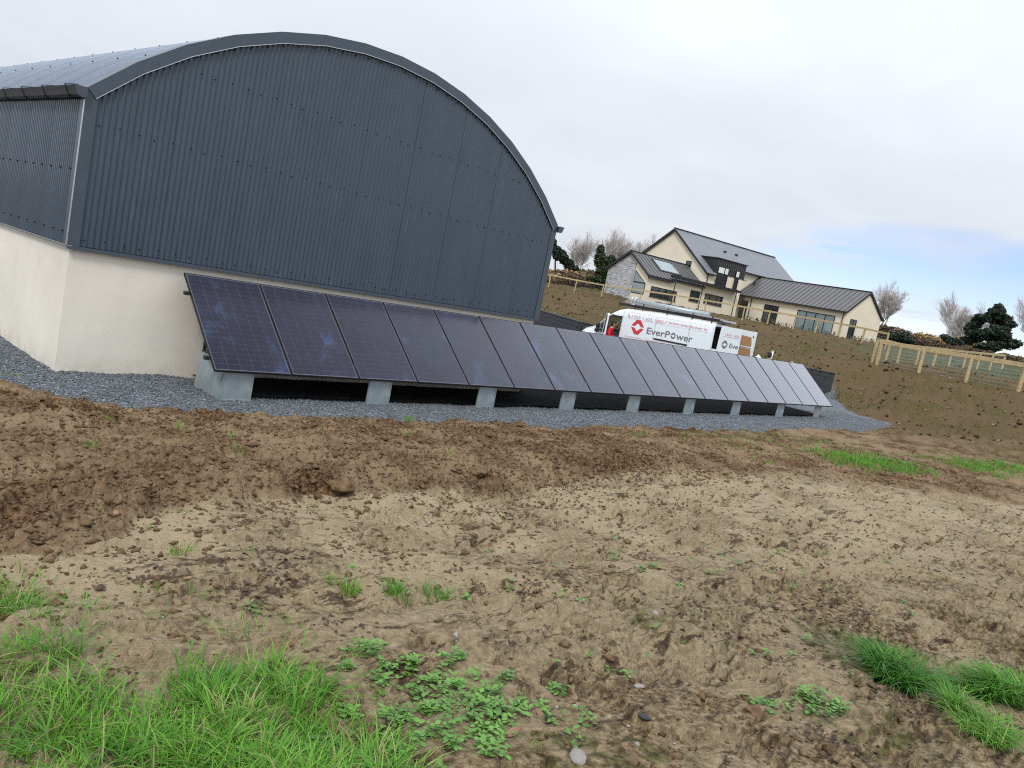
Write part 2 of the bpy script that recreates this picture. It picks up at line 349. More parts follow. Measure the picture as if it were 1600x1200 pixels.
TX = np.array([-5,-3.1,-2.8,-1.66,-1.1,.28,1.5,2.83,5.03,7,8.9,14,25]); TY = np.array([-6.0,-5.5,-5.25,-4.93,-5.05,-5.15,-5.0,-4.83,-5.4,-6.1,-7.0,-8.6,-11])
WALL = [(27.6,19.6),(24.0,13.2),(31.79,4.51)]             # foot line of the block wall
YARD = [(24.4,-.72),(25.6,1.2),(31.9,4.25),(24.35,13.2),(27.9,19.6),(30,40),(-6,40)]
def inside(x, y, poly):
    r = np.zeros(np.shape(x), bool); n = len(poly)
    for i in range(n):
        (x0, y0), (x1, y1) = poly[i], poly[(i+1) % n]
        c = ((y0 > y) != (y1 > y)) & (x < (x1-x0)*(y-y0)/((y1-y0) if y1 != y0 else 1e-9) + x0); r ^= c
    return r
def masks(x, y):
    wob = 0.16*fbm(x, y, 0.5, 3, 5) + 0.3*fbm(x, y, 2.0, 2, 6)*sst(3, 8, x)
    e = np.interp(x, EX, EY) + wob
    poly = [(24.4,-3),(25.6,1.2),(31.9,4.25),(24.35,13.2),(27.9,19.6),(30,40),(-8,40),(-8,-3)]
    ins = inside(x + 0.5*wob, y, poly)
    grav = sst(-0.05, 0.06, y-e)*ins
    tt = np.interp(x, TX, TY) + 0.22*fbm(x, y, 0.6, 3, 9) + 0.35*fbm(x, y, 2.5, 2, 10)*sst(1, 6, x)
    soft = 0.06 + 0.5*sst(2, 7, x)
    track = sst(-soft, soft*0.4, tt-y)
    return grav, track, tt, e
def ramp_east(x, y, zy, zt):
    # the yard floor eases up into the field past the end of the wall
    (x0, y0), (x1, y1) = YARD[0], YARD[1]; (x2, y2) = YARD[2]
    d1 = ((x-x1)*(y2-y1) - (y-y1)*(x2-x1))/math.hypot(x2-x1, y2-y1); d0 = ((x-x0)*(y1-y0) - (y-y0)*(x1-x0))/math.hypot(x1-x0, y1-y0)
    d = np.where(y > y1, d1, d0); f = sst(0.0, 3.2, d)*1.0
    near = (x > 22)*sst(37, 33, x)*(y > -3)*sst(5.4, 2.6, y)
    f = 1 - (1-f)*near
    return zy*(1-f) + zt*f
def ground(x, y, full=False):
    x = np.asarray(x, float); y = np.asarray(y, float)
    z = tps(x, y); grav, track, tt, e = masks(x, y)
    yard = inside(x, y, YARD)
    zy = -0.37 - 0.23*sst(3, 8, y)*sst(8, 14, x) - 0.05*sst(.5, 3, y)*sst(0, -3, x)
    z = np.where(yard | (grav > 0.5), zy, ramp_east(x, y, zy, z))
    z = z - 0.04*grav
    dist = np.hypot(x-CAM[0], y-CAM[1])
    soil = (1-grav)*(1-track); far = sst(16, 30, dist)
    bank = 0.13*sst(0.0, 0.22, y-tt)*sst(1.2, 0.2, y-tt-0.5)*sst(5.5, 2.0, x)*sst(-4.2, -2.6, x)
    z = z + bank*soil
    lump = np.abs(fbm(x, y, 0.33, 4, 21, 0.55)); fine = fbm(x, y, 0.09, 3, 23, 0.6)
    cr = np.abs(fbm(x, y, 0.17, 3, 24, 0.55)); cr2 = np.abs(fbm(x+7, y, 0.075, 3, 25, 0.6))
    crumb = 0.5 + 0.9*sst(-.25, .25, fbm(x, y, 0.8, 3, 26))
    z = z + soil*(1-far)*(0.09*fbm(x, y, 0.9, 3, 22) + 0.075*(lump-0.2) + crumb*(0.085*(cr-.18) + 0.042*(cr2-.18)) + 0.012*fine)
    z = z + soil*far*(0.10*fbm(x, y, 1.6, 3, 31, 0.6) + 0.26*(np.abs(fbm(x, y, 0.6, 4, 32, 0.65))-.2) + 0.03*np.sin((0.45*x+0.9*y)*3.0 + 3*fbm(x, y, 4, 2, 33)))
    u = x*0.966 - y*0.26 + 0.0; v = x*0.26 + y*0.966     # along / across the wheel tracks
    nz = fbm(x, y, 1.1, 2, 41)
    rut = 0
    for v0, wd in ((-5.55, .16), (-6.35, .2), (-7.15, .15), (-4.6, .2), (-8.0, .2)):
        dv = (v - v0 + 0.5*nz)/wd; prof = np.exp(-dv**2)
        rut = rut - 0.035*prof + prof*0.020*np.clip(2.5*np.sin(u*46 + np.abs(dv)*2.2 + 5*nz), -1, 1)*sst(-0.1, 0.2, fbm(x, y, 0.8, 2, 44))
    scrape = np.abs(vn(u*0.9, v*20, 45))*0.035*sst(-0.05, 0.12, fbm(x, y, 0.9, 2, 46))
    gouge = -0.045*sst(0.14, 0.26, fbm(x*0.55, y, 0.3, 4, 47, .6)) + 0.022*sst(0.16, 0.34, fbm(x*.8, y, 0.15, 4, 48, .6))*sst(-.15, .15, fbm(x, y, 1.1, 2, 49))
    z = z + track*(1-far)*(0.05*fbm(x, y, 1.0, 3, 42) + 0.014*fbm(x, y, 0.10, 3, 43, .65) + rut + scrape + gouge)
    z = z + grav*(0.03*fbm(x, y, 0.6, 2, 51) + 0.022*fbm(x, y, 0.035, 2, 52)*sst(18, 8, dist))
    if full: return z, grav, track, tt, e
    return z
def gz(x, y): return float(ground(np.array([x]), np.array([y]))[0])

def ground_mat():
    m_ = bpy.data.materials.new('ground_soil'); m_.use_nodes = True; t = m_.node_tree; b = t.nodes['Principled BSDF']
    g = N('ShaderNodeNewGeometry', t); P_ = g.outputs['Position']
    def att(n): return N('ShaderNodeAttribute', t, attribute_name=n).outputs['Fac']
    def mixc(f, a, b_):
        n = N('ShaderNodeMixRGB', t); t.links.new(f, n.inputs[0]); t.links.new(a, n.inputs[1]); t.links.new(b_, n.inputs[2]); return n.outputs[0]
    nb = NOISE(t, P_, 1.3, 6, 0.65); nf = NOISE(t, P_, 26, 3, 0.6); nm = NOISE(t, P_, 9, 3, 0.6); nl = NOISE(t, P_, 2.6, 5, 0.7)
    mp = N('ShaderNodeMapping', t); mp.inputs['Rotation'].default_value = (0, 0, 0.26); mp.inputs['Scale'].default_value = (1, 2.6, 1); t.links.new(P_, mp.inputs[0])
    mp2 = N('ShaderNodeMapping', t); mp2.inputs['Rotation'].default_value = (0, 0, 0.26); mp2.inputs['Scale'].default_value = (1, 9, 1); t.links.new(P_, mp2.inputs[0])
    mud = NOISE(t, mp.outputs[0], 3.4, 6, 0.72, 0.3); scuff = NOISE(t, mp2.outputs[0], 3.0, 4, 0.65); ng = NOISE(t, P_, 90, 4, 0.7)
    soil = RAMP(t, M('ADD', M('MULTIPLY', nm, 0.5), M('MULTIPLY', nf, 0.5, t), t), [(0.36, (0.018, 0.011, 0.0065)), (0.46, (0.072, 0.045, 0.025)), (0.55, (0.122, 0.080, 0.046)), (0.67, (0.25, 0.178, 0.110))])
    soilred = RAMP(t, nf, [(0.34, (0.022, 0.012, 0.0065)), (0.5, (0.100, 0.057, 0.030)), (0.66, (0.22, 0.137, 0.078))])
    soil = mixc(RAMP(t, nb, [(0.42, 0), (0.6, 1)]), soil, soilred)
    trk = RAMP(t, M('ADD', M('MULTIPLY', nm, 0.45), M('MULTIPLY', nf, 0.55, t), t), [(0.34, (0.034, 0.022, 0.012)), (0.43, (0.122, 0.087, 0.048)), (0.53, (0.195, 0.144, 0.083)), (0.67, (0.335, 0.268, 0.172))])
    trkd = RAMP(t, nf, [(0.34, (0.034, 0.023, 0.013)), (0.48, (0.140, 0.099, 0.056)), (0.64, (0.29, 0.220, 0.132))])
    trk = mixc(att('damp'), trk, trkd)
    dk = RAMP(t, nf, [(0.35, (0.022, 0.015, 0.009)), (0.65, (0.085, 0.058, 0.035))])
    trk = mixc(RAMP(t, mud, [(0.56, 0), (0.61, 0.85)]), trk, dk)
    trk = mixc(RAMP(t, scuff, [(0.60, 0), (0.66, 0.6)]), trk, dk)
    trk = mixc(M('MULTIPLY', RAMP(t, scuff, [(0.34, 0.5), (0.42, 0)]), RAMP(t, nl, [(0.45, 0), (0.6, 1)]), t), trk, RAMP(t, nf, [(0.3, (0.27, 0.215, 0.145)), (0.7, (0.42, 0.36, 0.27))]))
    grn = RAMP(t, nf, [(0.38, (0.022, 0.026, 0.008)), (0.62, (0.088, 0.098, 0.024))])
    vor = N('ShaderNodeTexVoronoi', t); vor.inputs['Scale'].default_value = 52; t.links.new(P_, vor.inputs['Vector'])
    sepc = N('ShaderNodeSeparateColor', t); t.links.new(vor.outputs['Color'], sepc.inputs[0])
    gcol = RAMP(t, sepc.outputs[0], [(0.0, (0.040, 0.048, 0.058)), (0.5, (0.115, 0.130, 0.150)), (0.85, (0.22, 0.24, 0.265)), (1.0, (0.40, 0.42, 0.44))])
    nh = NOISE(t, mp.outputs[0], 1.1, 7, 0.72)
    top = RAMP(t, M('ADD', M('MULTIPLY', nh, 0.55), M('MULTIPLY', nl, 0.45, t), t), [(0.40, (0.006, 0.0035, 0.002)), (0.47, (0.022, 0.0135, 0.007)), (0.55, (0.046, 0.029, 0.0155)), (0.65, (0.125, 0.085, 0.047))])
    soil = mixc(att('topsoil'), soil, top)
    base = mixc(att('track'), soil, trk)
    base = mixc(M('MULTIPLY', att('green'), RAMP(t, nm, [(0.42, 0.0), (0.58, 1)]), t), base, grn)
    base = mixc(att('gravel'), base, gcol)
    base = mixc(att('meadow'), base, RAMP(t, nm, [(0.3, (0.050, 0.072, 0.045)), (0.7, (0.105, 0.135, 0.080))]))
    t.links.new(base, b.inputs['Base Color'])
    t.links.new(RAMP(t, M('MULTIPLY', att('track'), nb, t), [(0.3, 0.92), (0.62, 0.55)]), b.inputs['Roughness'])
    b.inputs['Specular IOR Level'].default_value = 0.06
    h = M('ADD', M('MULTIPLY', nf, 0.045, t), M('MULTIPLY', ng, 0.012, t), t)
    h2 = M('MULTIPLY', vor.outputs['Distance'], -0.9, t)
    hm = N('ShaderNodeMix', t, data_type='FLOAT'); t.links.new(att('gravel'), hm.inputs[0]); t.links.new(h, hm.inputs[2]); t.links.new(M('MULTIPLY', h2, 0.02, t), hm.inputs[3])
    bp = N('ShaderNodeBump', t); bp.inputs['Strength'].default_value = 0.9; bp.inputs['Distance'].default_value = 1.0
    t.links.new(hm.outputs[0], bp.inputs['Height']); t.links.new(bp.outputs[0], b.inputs['Normal'])
    return m_
def build_ground():
    fwd = YAW
    az = np.concatenate([np.linspace(-PI, -0.76, 44, endpoint=False), np.linspace(-0.76, 0.76, 740, endpoint=False), np.linspace(0.76, PI, 44, endpoint=False)]) + fwd
    rad = np.concatenate([[0.02, 0.3], np.geomspace(0.8, 16, 640), np.geomspace(16.2, 120, 160), np.geomspace(125, 3000, 24)])
    A_, R_ = np.meshgrid(az, rad); x = CAM[0] + R_*np.sin(A_); y = CAM[1] + R_*np.cos(A_)
    sh = x.shape; x = x.ravel(); y = y.ravel()
    z, grav, track, tt, e = ground(x, y, True)
    nA, nR = len(az), len(rad)
    i, j = np.meshgrid(np.arange(nR-1), np.arange(nA), indexing='ij'); j2 = (j+1) % nA
    Fc = np.stack([i*nA+j, i*nA+j2, (i+1)*nA+j2, (i+1)*nA+j], -1).reshape(-1, 4)[:, ::-1]
    dist = R_.ravel()
    gr = sst(0.02, 0.32, fbm(x, y, 1.6, 4, 61))
    hill = sst(18, 30, x+0.6*y)*(1-grav)
    near = sst(-0.02, 0.3, fbm(x, y, 0.8, 4, 62))*track*sst(-6.4, -7.6, y+0.26*(x+2))
    green = np.clip(hill*(0.12+0.6*sst(.05, .32, fbm(x, y, 1.1, 6, 65, .7))) + 0.7*near + 0.55*gr*(1-track)*sst(6, 10, x)*(1-grav), 0, 1)
    damp = np.clip(0.45*sst(-6.4, -7.8, y+0.2*x) + 0.45*sst(-.1, 0.3, fbm(x, y, 0.6, 5, 63, .65)), 0, 1)
    meadow = np.clip(sst(44, 54, x-0.05*y)*sst(14, 8, y) + sst(72, 90, x), 0, 1)*0.85*(0.5+0.5*sst(-.2, .2, fbm(x, y, 6, 3, 64)))
    arr_mesh('ground', np.c_[x, y, z], Fc, ground_mat(), None, True, 'structure',
             {'gravel': grav, 'track': track*(1-grav), 'green': green, 'damp': damp, 'topsoil': sst(14, 24, x+0.6*y)*(1-grav), 'meadow': meadow})
build_ground()

# ------------------------------------------------------------------ barn
XL, XR, YB, ZC, ZE, ZTOP, BLEN = -1.466, 7.538, 1.407, 1.23, 3.158, 5.03, 13.0
BC = (XL+XR)/2; HW = (XR-XL)/2; BR = (HW**2 + (ZTOP-ZE)**2)/(2*(ZTOP-ZE)); BZ = ZTOP-BR
def arch(x, R_=None): return BZ + math.sqrt((R_ or BR)**2 - (x-BC)**2)
barn = empty('barn', (XL, YB, -0.4))
tag(barn, 'barn clad in slate blue corrugated steel with a barrel roof above cream rendered walls', 'barn')
def BL(x, y, z): return (x-XL, y-YB, z+0.4)
def part(name, mb, mt, smooth=False, kind=None):
    mb.v = [BL(*v) for v in mb.v]; return mb.build(name, mt, barn, smooth, kind)
# rendered plinth walls
part('rendered_wall', MB().box((XL+.03, YB+.03, -.8), (XR-.03, YB+.25, ZC)), MT['render'])
part('rendered_wall', MB().box((XL+.03, YB+.25, -.8), (XL+.25, YB+BLEN, ZC)), MT['render'])
part('rendered_wall', MB().box((XR-.25, YB+.25, -.8), (XR-.03, YB+BLEN, ZC)), MT['render'])
# dark lining behind the sheets
pts = [(XL+.04, ZC-.02)] + [(x, arch(x)-.07) for x in np.linspace(XL+.04, XR-.04, 25)] + [(XR-.04, ZC-.02)]
part('gable_lining', MB().prism(pts, 1, YB+.012, YB+.03), MT['darkback'])
part('side_lining', MB().box((XL+.012, YB+.04, ZC-.01), (XL+.03, YB+BLEN, ZE)), MT['darkback'])
part('far_side_cladding', MB().box((XR-.03, YB+.04, ZC-.01), (XR, YB+BLEN, ZE)), MT['clad'])
part('rear_gable', MB().prism(pts, 1, YB+BLEN-.02, YB+BLEN), MT['clad'])
PIT = 0.0762; AMP = 0.0105
def corr(t): return AMP*math.cos(2*PI*t/PIT)
def gable_sheet(x0, x1):
    mb = MB(); n = int(round((x1-x0)/PIT*8)); xs = np.linspace(x0, x1, n+1)
    for x in xs:
        y = YB - .012 + corr(x-XL)
        mb.v += [(x, y, ZC+.01), (x, y, arch(min(max(x, XL+.01), XR-.01))-.04)]
    for i in range(n): mb.f.append((2*i, 2*i+2, 2*i+3, 2*i+1))
    return mb
xs = np.arange(XL+.11, XR-.1, 1.0); xs = list(xs) + [XR-.10]
for a, b in zip(xs[:-1], xs[1:]):
    if b-a > .05: part('gable_sheet', gable_sheet(a, b-.003), MT['clad'], True)
def side_sheet():
    mb = MB(); n = int(round(.975/PIT*8)); ys = np.linspace(0, .975, n+1)
    for y in ys:
        x = -.012 + corr(y); mb.v += [(x, y, ZC+.41), (x, y, ZE+.36)]
    for i in range(n): mb.f.append((2*i+2, 2*i, 2*i+1, 2*i+3))
    return mb
s0 = side_sheet().build('side_sheet', MT['clad'], barn, True); s0.location = (0, .12, 0)
for i in range(1, 12):
    c = s0.copy(); COL.objects.link(c); c.location = (0, .12+i, 0)
def roof_sheet():
    mb = MB(); n = int(round(.995/PIT*6)); k = 28; R0 = BR+.012
    a0 = math.asin((HW+.06)/R0)
    for j in range(n+1):
        y = .995*j/n; r = R0 + .01*math.cos(2*PI*y/PIT)
        for i in range(k+1):
            a = -a0 + 2*a0*i/k; mb.v.append((BC-XL + r*math.sin(a), y, BZ+.4 + r*math.cos(a)))
    for j in range(n):
        for i in range(k): q = j*(k+1)+i; mb.f.append((q, q+1, q+k+2, q+k+1))
    return mb
r0 = roof_sheet().build('roof_sheet', MT['roofsteel'], barn, True); r0.location = (0, .1, 0)
for i in range(1, 13):
    c = r0.copy(); COL.objects.link(c); c.location = (0, .1+i, 0)
# verge flashing: folded segments that follow the arch
NS = 14; RO = BR+.035; RI = BR-.115; aE = math.asin((HW+.0)/BR)
for i in range(NS):
    mb = MB(); a0 = -aE + 2*aE*i/NS; a1 = -aE + 2*aE*(i+1)/NS; dy = .0004*(i % 2)
    def Q(r, a, y): return (BC + r*math.sin(a), y, BZ + r*math.cos(a))
    yf = YB-.055-dy; g = .0
    f = [Q(RI, a0+g, yf), Q(RI, a1-g, yf), Q(RO, a1-g, yf), Q(RO, a0+g, yf)]; bk = [(x, YB-.03, z) for x, y, z in f]
    top = [Q(RO, a0+g, YB+.20), Q(RO, a1-g, YB+.20)]
    mb.v = f + bk + top
    mb.f = [(0,1,2,3), (0,4,5,1), (4,0,3,7), (1,5,6,2), (3,2,9,8)]
    part('verge_flashing', mb, MT['flash'])
    # light hem along the inner edge
    mb = MB(); h0 = [Q(RI-.008, a0+g, yf-.004), Q(RI-.008, a1-g, yf-.004), Q(RI, a1-g, yf-.004), Q(RI, a0+g, yf-.004)]
    mb.v = h0 + [(x, y+.01, z) for x, y, z in h0]; mb.f = [(0,1,2,3), (4,7,6,5), (0,4,5,1), (3,2,6,7)]
    part('flashing_hem', mb, MT['trim'])
# corner flashings
for sx, x0 in ((1, XL), (-1, XR)):
    mb = MB().box((min(x0-.026*sx, x0+.115*sx), YB-.034, ZC+.004), (max(x0-.026*sx, x0+.115*sx), YB-.026, ZE+.03))
    mb.box((min(x0-.034*sx, x0-.026*sx), YB-.034, ZC+.004), (max(x0-.034*sx, x0-.026*sx), YB+.115, ZE+.0)); part('corner_flashing', mb, MT['flash'])
part('corner_glint', MB().box((XL-.036, YB-.036, ZC+.006), (XL-.030, YB+.0, ZE-.12)), MT['trim'])  # bright strip added for the reflection along the flashing's side return
# drip flashings at the foot of the cladding
part('drip_flashing', MB().box((XL-.03, YB-.045, ZC-.012), (XR+.03, YB+.03, ZC+.003)).box((XL-.03, YB-.045, ZC-.045), (XR+.03, YB-.039, ZC-.012)), MT['flash'])
part('drip_flashing', MB().box((XL-.04, YB-.046, ZC-.006), (XL+.03, YB+BLEN, ZC+.002)), MT['trim'])
# screws
sc = MB()
for k, zf in enumerate((ZC+.10, ZC+1.55, ZC+2.55)):
    for i in range(int((XR-XL-.3)/(PIT*3))):
        x = XL+.17 + i*PIT*3 + .02*((i*7) % 3); z = zf + .012*((i*5) % 3-1)
        if z < arch(x)-.28: sc.tube((x, YB-.034, z), (x, YB-.022, z), .009, .009, 6)
for i in range(36):
    x = XL+.3+i*(XR-XL-.6)/35; sc.tube((x, YB-.034, arch(x)-.17), (x, YB-.022, arch(x)-.17), .011, .011, 6)
part('cladding_screws', sc, MT['darkback'], False, 'stuff')
sc = MB()
for zf in (ZC+.16, ZC+.95):
    for i in range(30):
        y = YB+.2+i*PIT*5; sc.tube((XL-.034, y, zf), (XL-.02, y, zf), .011, .011, 6)
part('cladding_screws', sc, MT['darkback'], False, 'stuff')
sc = MB()
for a in (-.62, -.45, -.28, -.1, .1, .3):
    for i in range(12):
        y = YB+.5+i*1.0; R0 = BR+.017; p_ = Vector((BC+R0*math.sin(a), y, BZ+R0*math.cos(a))); d = Vector((math.sin(a), 0, math.cos(a)))
        sc.tube(p_, p_+d*.016, .012, .010, 6)
part('roof_screws', sc, MT['darkback'], False, 'stuff')
# gutters
def gutter(side):
    x0 = XL if side < 0 else XR; mb = MB()
    prof = [(0, .02), (.0, -.085), (.05, -.10), (.105, -.08), (.125, -.03), (.15, .02), (.145, .022), (.118, -.028), (.1, -.072), (.05, -.09), (.008, -.078), (.008, .02)]
    pp = [(x0 + side*(.035+u), ZE-.01+v) for u, v in prof]
    mb.prism(pp, 1, YB-.09, YB+BLEN); g = part('gutter', mb, MT['gutter'])
    cap = MB().prism([(x0+side*(.03+u), ZE-.01+v) for u, v in ((0, .026), (0, -.09), (.05, -.106), (.11, -.086), (.13, -.032), (.156, .026))], 1, YB-.098, YB-.088)
    cap.v = [BL(*v) for v in cap.v]; cap.build('gutter_end_cap', MT['flash'], g)
    for i in range(12 if side < 0 else 2):
        y = YB+.25+i*.92; b = MB()
        q = [(x0+side*(.035+u), y, ZE-.01+v) for u, v in ((.0, .075), (.155, .035), (.152, .02), (.128, -.035), (.107, -.086), (.05, -.106), (0, -.09))]
        for a, c_ in zip(q[:-1], q[1:]): b.bar(a, c_, .03, .008)
        b.v = [BL(*v) for v in b.v]; b.build('gutter_bracket', MT['blackmetal'], g)
gutter(-1); gutter(1)

# ------------------------------------------------------------------ solar array
TILT = math.radians(40.7); PW, PL_, PSTEP = 1.134, 1.700, 1.154
arr = empty('solar_array', (0, 0, -0.37))
tag(arr, 'long row of eighteen tilted dark blue solar panels on galvanised ballast boxes in the gravel', 'solar array')
AZ0 = 0.37
def make_panel():
    plate = MB().box((.012, .012, -.012), (PW-.012, PL_-.012, 0)).build('solar_panel', MT['ribbon'], arr)
    fr = MB(); t = .012
    for a, b in (((0, 0, -.032), (PW, t, .004)), ((0, PL_-t, -.032), (PW, PL_, .004)), ((0, t, -.032), (t, PL_-t, .004)), ((PW-t, t, -.032), (PW, PL_-t, .004))): fr.box(a, b)
    fr.build('panel_frame', MT['pframe'], plate)
    ce = MB(); mx, my, gap = .022, .024, .0035; cw = (PW-2*mx)/6; ch = (PL_-2*my)/18
    for i in range(6):
        for j in range(18):
            x = mx+i*cw; y = my+j*ch+0
            x0, x1, y0, y1 = x+gap/2, x+cw-gap/2, y+gap/2, y+ch-gap/2
            ce.poly([(x0, y0, .0012), (x1, y0, .0012), (x1, y1, .0012), (x0, y1, .0012)])
    ce.build('cell_grid', MT['cell'], plate, False, 'stuff')
    return plate
pn = make_panel()
rngp = random.Random(4)
for i in range(18):
    o = pn if i == 0 else copy_tree(pn, arr)
    o.location = (i*PSTEP, 0, AZ0); o.rotation_euler = (TILT + rngp.uniform(-.0025, .0025), 0, 0)
CT, ST = math.cos(TILT), math.sin(TILT)
def onp(x, l, h): return (x, l*CT - h*ST, AZ0 + l*ST + h*CT)
for l in (.24, 1.36):
    mb = MB(); a, b = onp(-.05, l, -.055), onp(18*PSTEP+.06, l, -.055); mb.bar(a, b, .045, .042); mb.build('mounting_rail', MT['alu'], arr)
    mb = MB(); mb.bar(onp(-.062, l, -.05), onp(-.01, l, -.05), .065, .05); mb.build('rail_clamp', MT['blackmetal'], arr)
for i in range(1, 18):
    for l in (.24, 1.36):
        mb = MB(); x = i*PSTEP-.01; mb.v = [onp(x+dx, l+dy, dz) for dx, dy, dz in ((-.011,-.02,.002),(.011,-.02,.002),(.011,.02,.002),(-.011,.02,.002),(-.011,-.02,.007),(.011,-.02,.007),(.011,.02,.007),(-.011,.02,.007))]
        mb.f = [(4,5,6,7),(0,1,5,4),(1,2,6,5),(2,3,7,6),(3,0,4,7)]; mb.build('panel_clamp', MT['pframe'], arr)
boxx = [.172, 2.553, 4.938, 7.24, 9.542, 11.918, 14.29, 16.967, 19.626]
def ballast(end):
    w_ = .44
    o = MB().box((0, .08, -.06), (w_, .095, .345)).build('ballast_box', MT['galv'], arr)
    MB().box((0, .095, -.05), (w_, .86, -.03)).build('tray_floor', MT['galv'], o)
    MB().box((.0, .071, -.06), (.014, .08, .345)).box((w_-.014, .071, -.06), (w_, .08, .345)).box((-.004, .064, -.06), (w_+.004, .08, -.035)).build('folded_lip', MT['galv'], o)
    if end:
        pr = [(.09, -.06), (.86, -.06), (.79, .47), (.34, .30), (.09, .345)]
        MB().prism(pr, 0, -.008, .0).build('end_plate', MT['galv'], o)
        MB().box((-.02, .10, -.055), (-.008, .13, .30)).build('end_lip', MT['galv'], o)
    st = MB()
    for x in (.03, w_-.03):
        if end: st.bar((x, .785, .47), (x, .785, .37+.785*ST/CT-.06), .035, .035)
        st.bar((x, .79, .485), (x, .30, .49), .035, .03)
        st.bar((x, .14, .345), (x, .18, .46), .035, .03); st.bar((x, .30, .49), (x, .25, .345), .03, .03)
    st.build('support_strut', MT['blackmetal'], o)
    return o
ballast(True)
b0 = ballast(False)
for i, x in enumerate(boxx):
    if i == 0: continue
    o = b0 if i == 1 else copy_tree(b0, arr)
    o.location = (x, 0, 0)
for o in list(arr.children):
    if o.name == 'ballast_box': o.location = (boxx[0], 0, 0)
# black sheet added on the stones to paint the shade under the row
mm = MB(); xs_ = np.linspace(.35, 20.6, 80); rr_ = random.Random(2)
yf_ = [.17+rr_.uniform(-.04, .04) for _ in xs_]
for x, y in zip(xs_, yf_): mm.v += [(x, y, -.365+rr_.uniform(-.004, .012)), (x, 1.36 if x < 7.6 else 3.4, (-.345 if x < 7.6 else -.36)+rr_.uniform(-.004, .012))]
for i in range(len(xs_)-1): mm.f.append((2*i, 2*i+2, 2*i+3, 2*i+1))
tag(mm.build('shade_sheet', MT['darkback']), 'black sheet added as painted shade under the row of solar panels', 'shade sheet')

# ------------------------------------------------------------------ block retaining wall
wallo = empty('retaining_wall', (WALL[1][0], WALL[1][1], -.65))
tag(wallo, 'low retaining wall of dark concrete blocks holding back the field behind the van', 'wall')
brng = random.Random(3)
def wall_run(p0, p1, blocks):
    p0, p1 = Vector((*p0, 0)), Vector((*p1, 0)); d = (p1-p0); L = d.length; d.normalize(); nrm = Vector((d.y, -d.x, 0))
    def loc(s, o_, z): q = p0 + d*s + nrm*o_; return (q.x-WALL[1][0], q.y-WALL[1][1], z+.65)
    def obox(mb, s0, s1, o0, o1, z0, z1):
        k = len(mb.v); mb.v += [loc(s, o_, z) for z in (z0, z1) for s, o_ in ((s0, o0), (s1, o0), (s1, o1), (s0, o1))]
        mb.f += [tuple(k+i for i in q) for q in ((0,3,2,1),(4,5,6,7),(0,1,5,4),(1,2,6,5),(2,3,7,6),(3,0,4,7))]
    mb = MB(); obox(mb, 0, L, -.16, .16, -.7, .66); mb.build('wall_core', MT['block'], wallo)
    for s0, s1 in blocks:
        bw = .44
        for r in range(6):
            z0 = -.62 + r*.215; n = int((s1-s0)/bw)
            for i in range(n):
                a = s0 + i*bw + (bw/2 if r % 2 else 0); b = min(a+bw-.012, L)
                if b-a < .1: continue
                mb = MB(); dz = brng.uniform(0, .012); obox(mb, a, b, .16, .175+dz, z0, z0+.203); obox(mb, a, b, -.175, -.16, z0, z0+.203); mb.build('block', MT['block'], wallo)
    k = int(L/.9)
    for i in range(k):
        mb = MB(); obox(mb, i*L/k+.005, (i+1)*L/k-.005, -.2, .2, .662, .70); mb.build('coping', MT['block'], wallo)
wall_run(WALL[0], WALL[1], [(0, 7.3)])
wall_run(WALL[1], WALL[2], [(8.6, 11.6)])

# ------------------------------------------------------------------ house
house = empty('house', (70.63, 19.78, 2.64), math.radians(-10.71))
tag(house, 'cream rendered two storey house with dark metal roofs and a stone gable on the rise', 'house')
def hp(name, mb, mt, parent=None, kind=None): return mb.build(name, MT[mt], parent or house, False, kind)
def window(ax, plane, u0, u1, z0, z1, mull=(), glass='glass', fw=.07, trans=None):
    # ax: 0 -> wall plane x = plane facing -x; 1 -> plane y = plane facing -y
    def bx(mb, ua, ub, za, zb, d0, d1):
        if ax == 0: mb.box((plane-d1, min(ua, ub), za), (plane-d0, max(ua, ub), zb))
        else: mb.box((min(ua, ub), plane-d1, za), (max(ua, ub), plane-d0, zb))
    u0, u1 = min(u0, u1), max(u0, u1); mb = MB()
    bx(mb, u0, u0+fw, z0, z1, 0, .05); bx(mb, u1-fw, u1, z0, z1, 0, .05); bx(mb, u0+fw, u1-fw, z0, z0+fw, 0, .05); bx(mb, u0+fw, u1-fw, z1-fw, z1, 0, .05)
    ms = [u0 + (u1-u0)*t for t in mull]
    for q in ms: bx(mb, q-.045, q+.045, z0+fw, z1-fw, 0, .048)
    if trans: bx(mb, u0+fw, u1-fw, trans-.04, trans+.04, 0, .046)
    f = hp('window', mb, 'winframe')
    ed = [u0+fw] + [q for q in ms] + [u1-fw]
    for i, (a, b) in enumerate(zip(ed[:-1], ed[1:])):
        mb = MB(); bx(mb, a+(.045 if i else 0), b-(.045 if i < len(ms) else 0), z0+fw, z1-fw, .002, .018); mb.build('pane', MT[glass], f)
    mb = MB(); bx(mb, u0-.05, u1+.05, z0-.06, z0-.002, 0, .09); mb.build('sill', MT['winframe'], f)
    return f
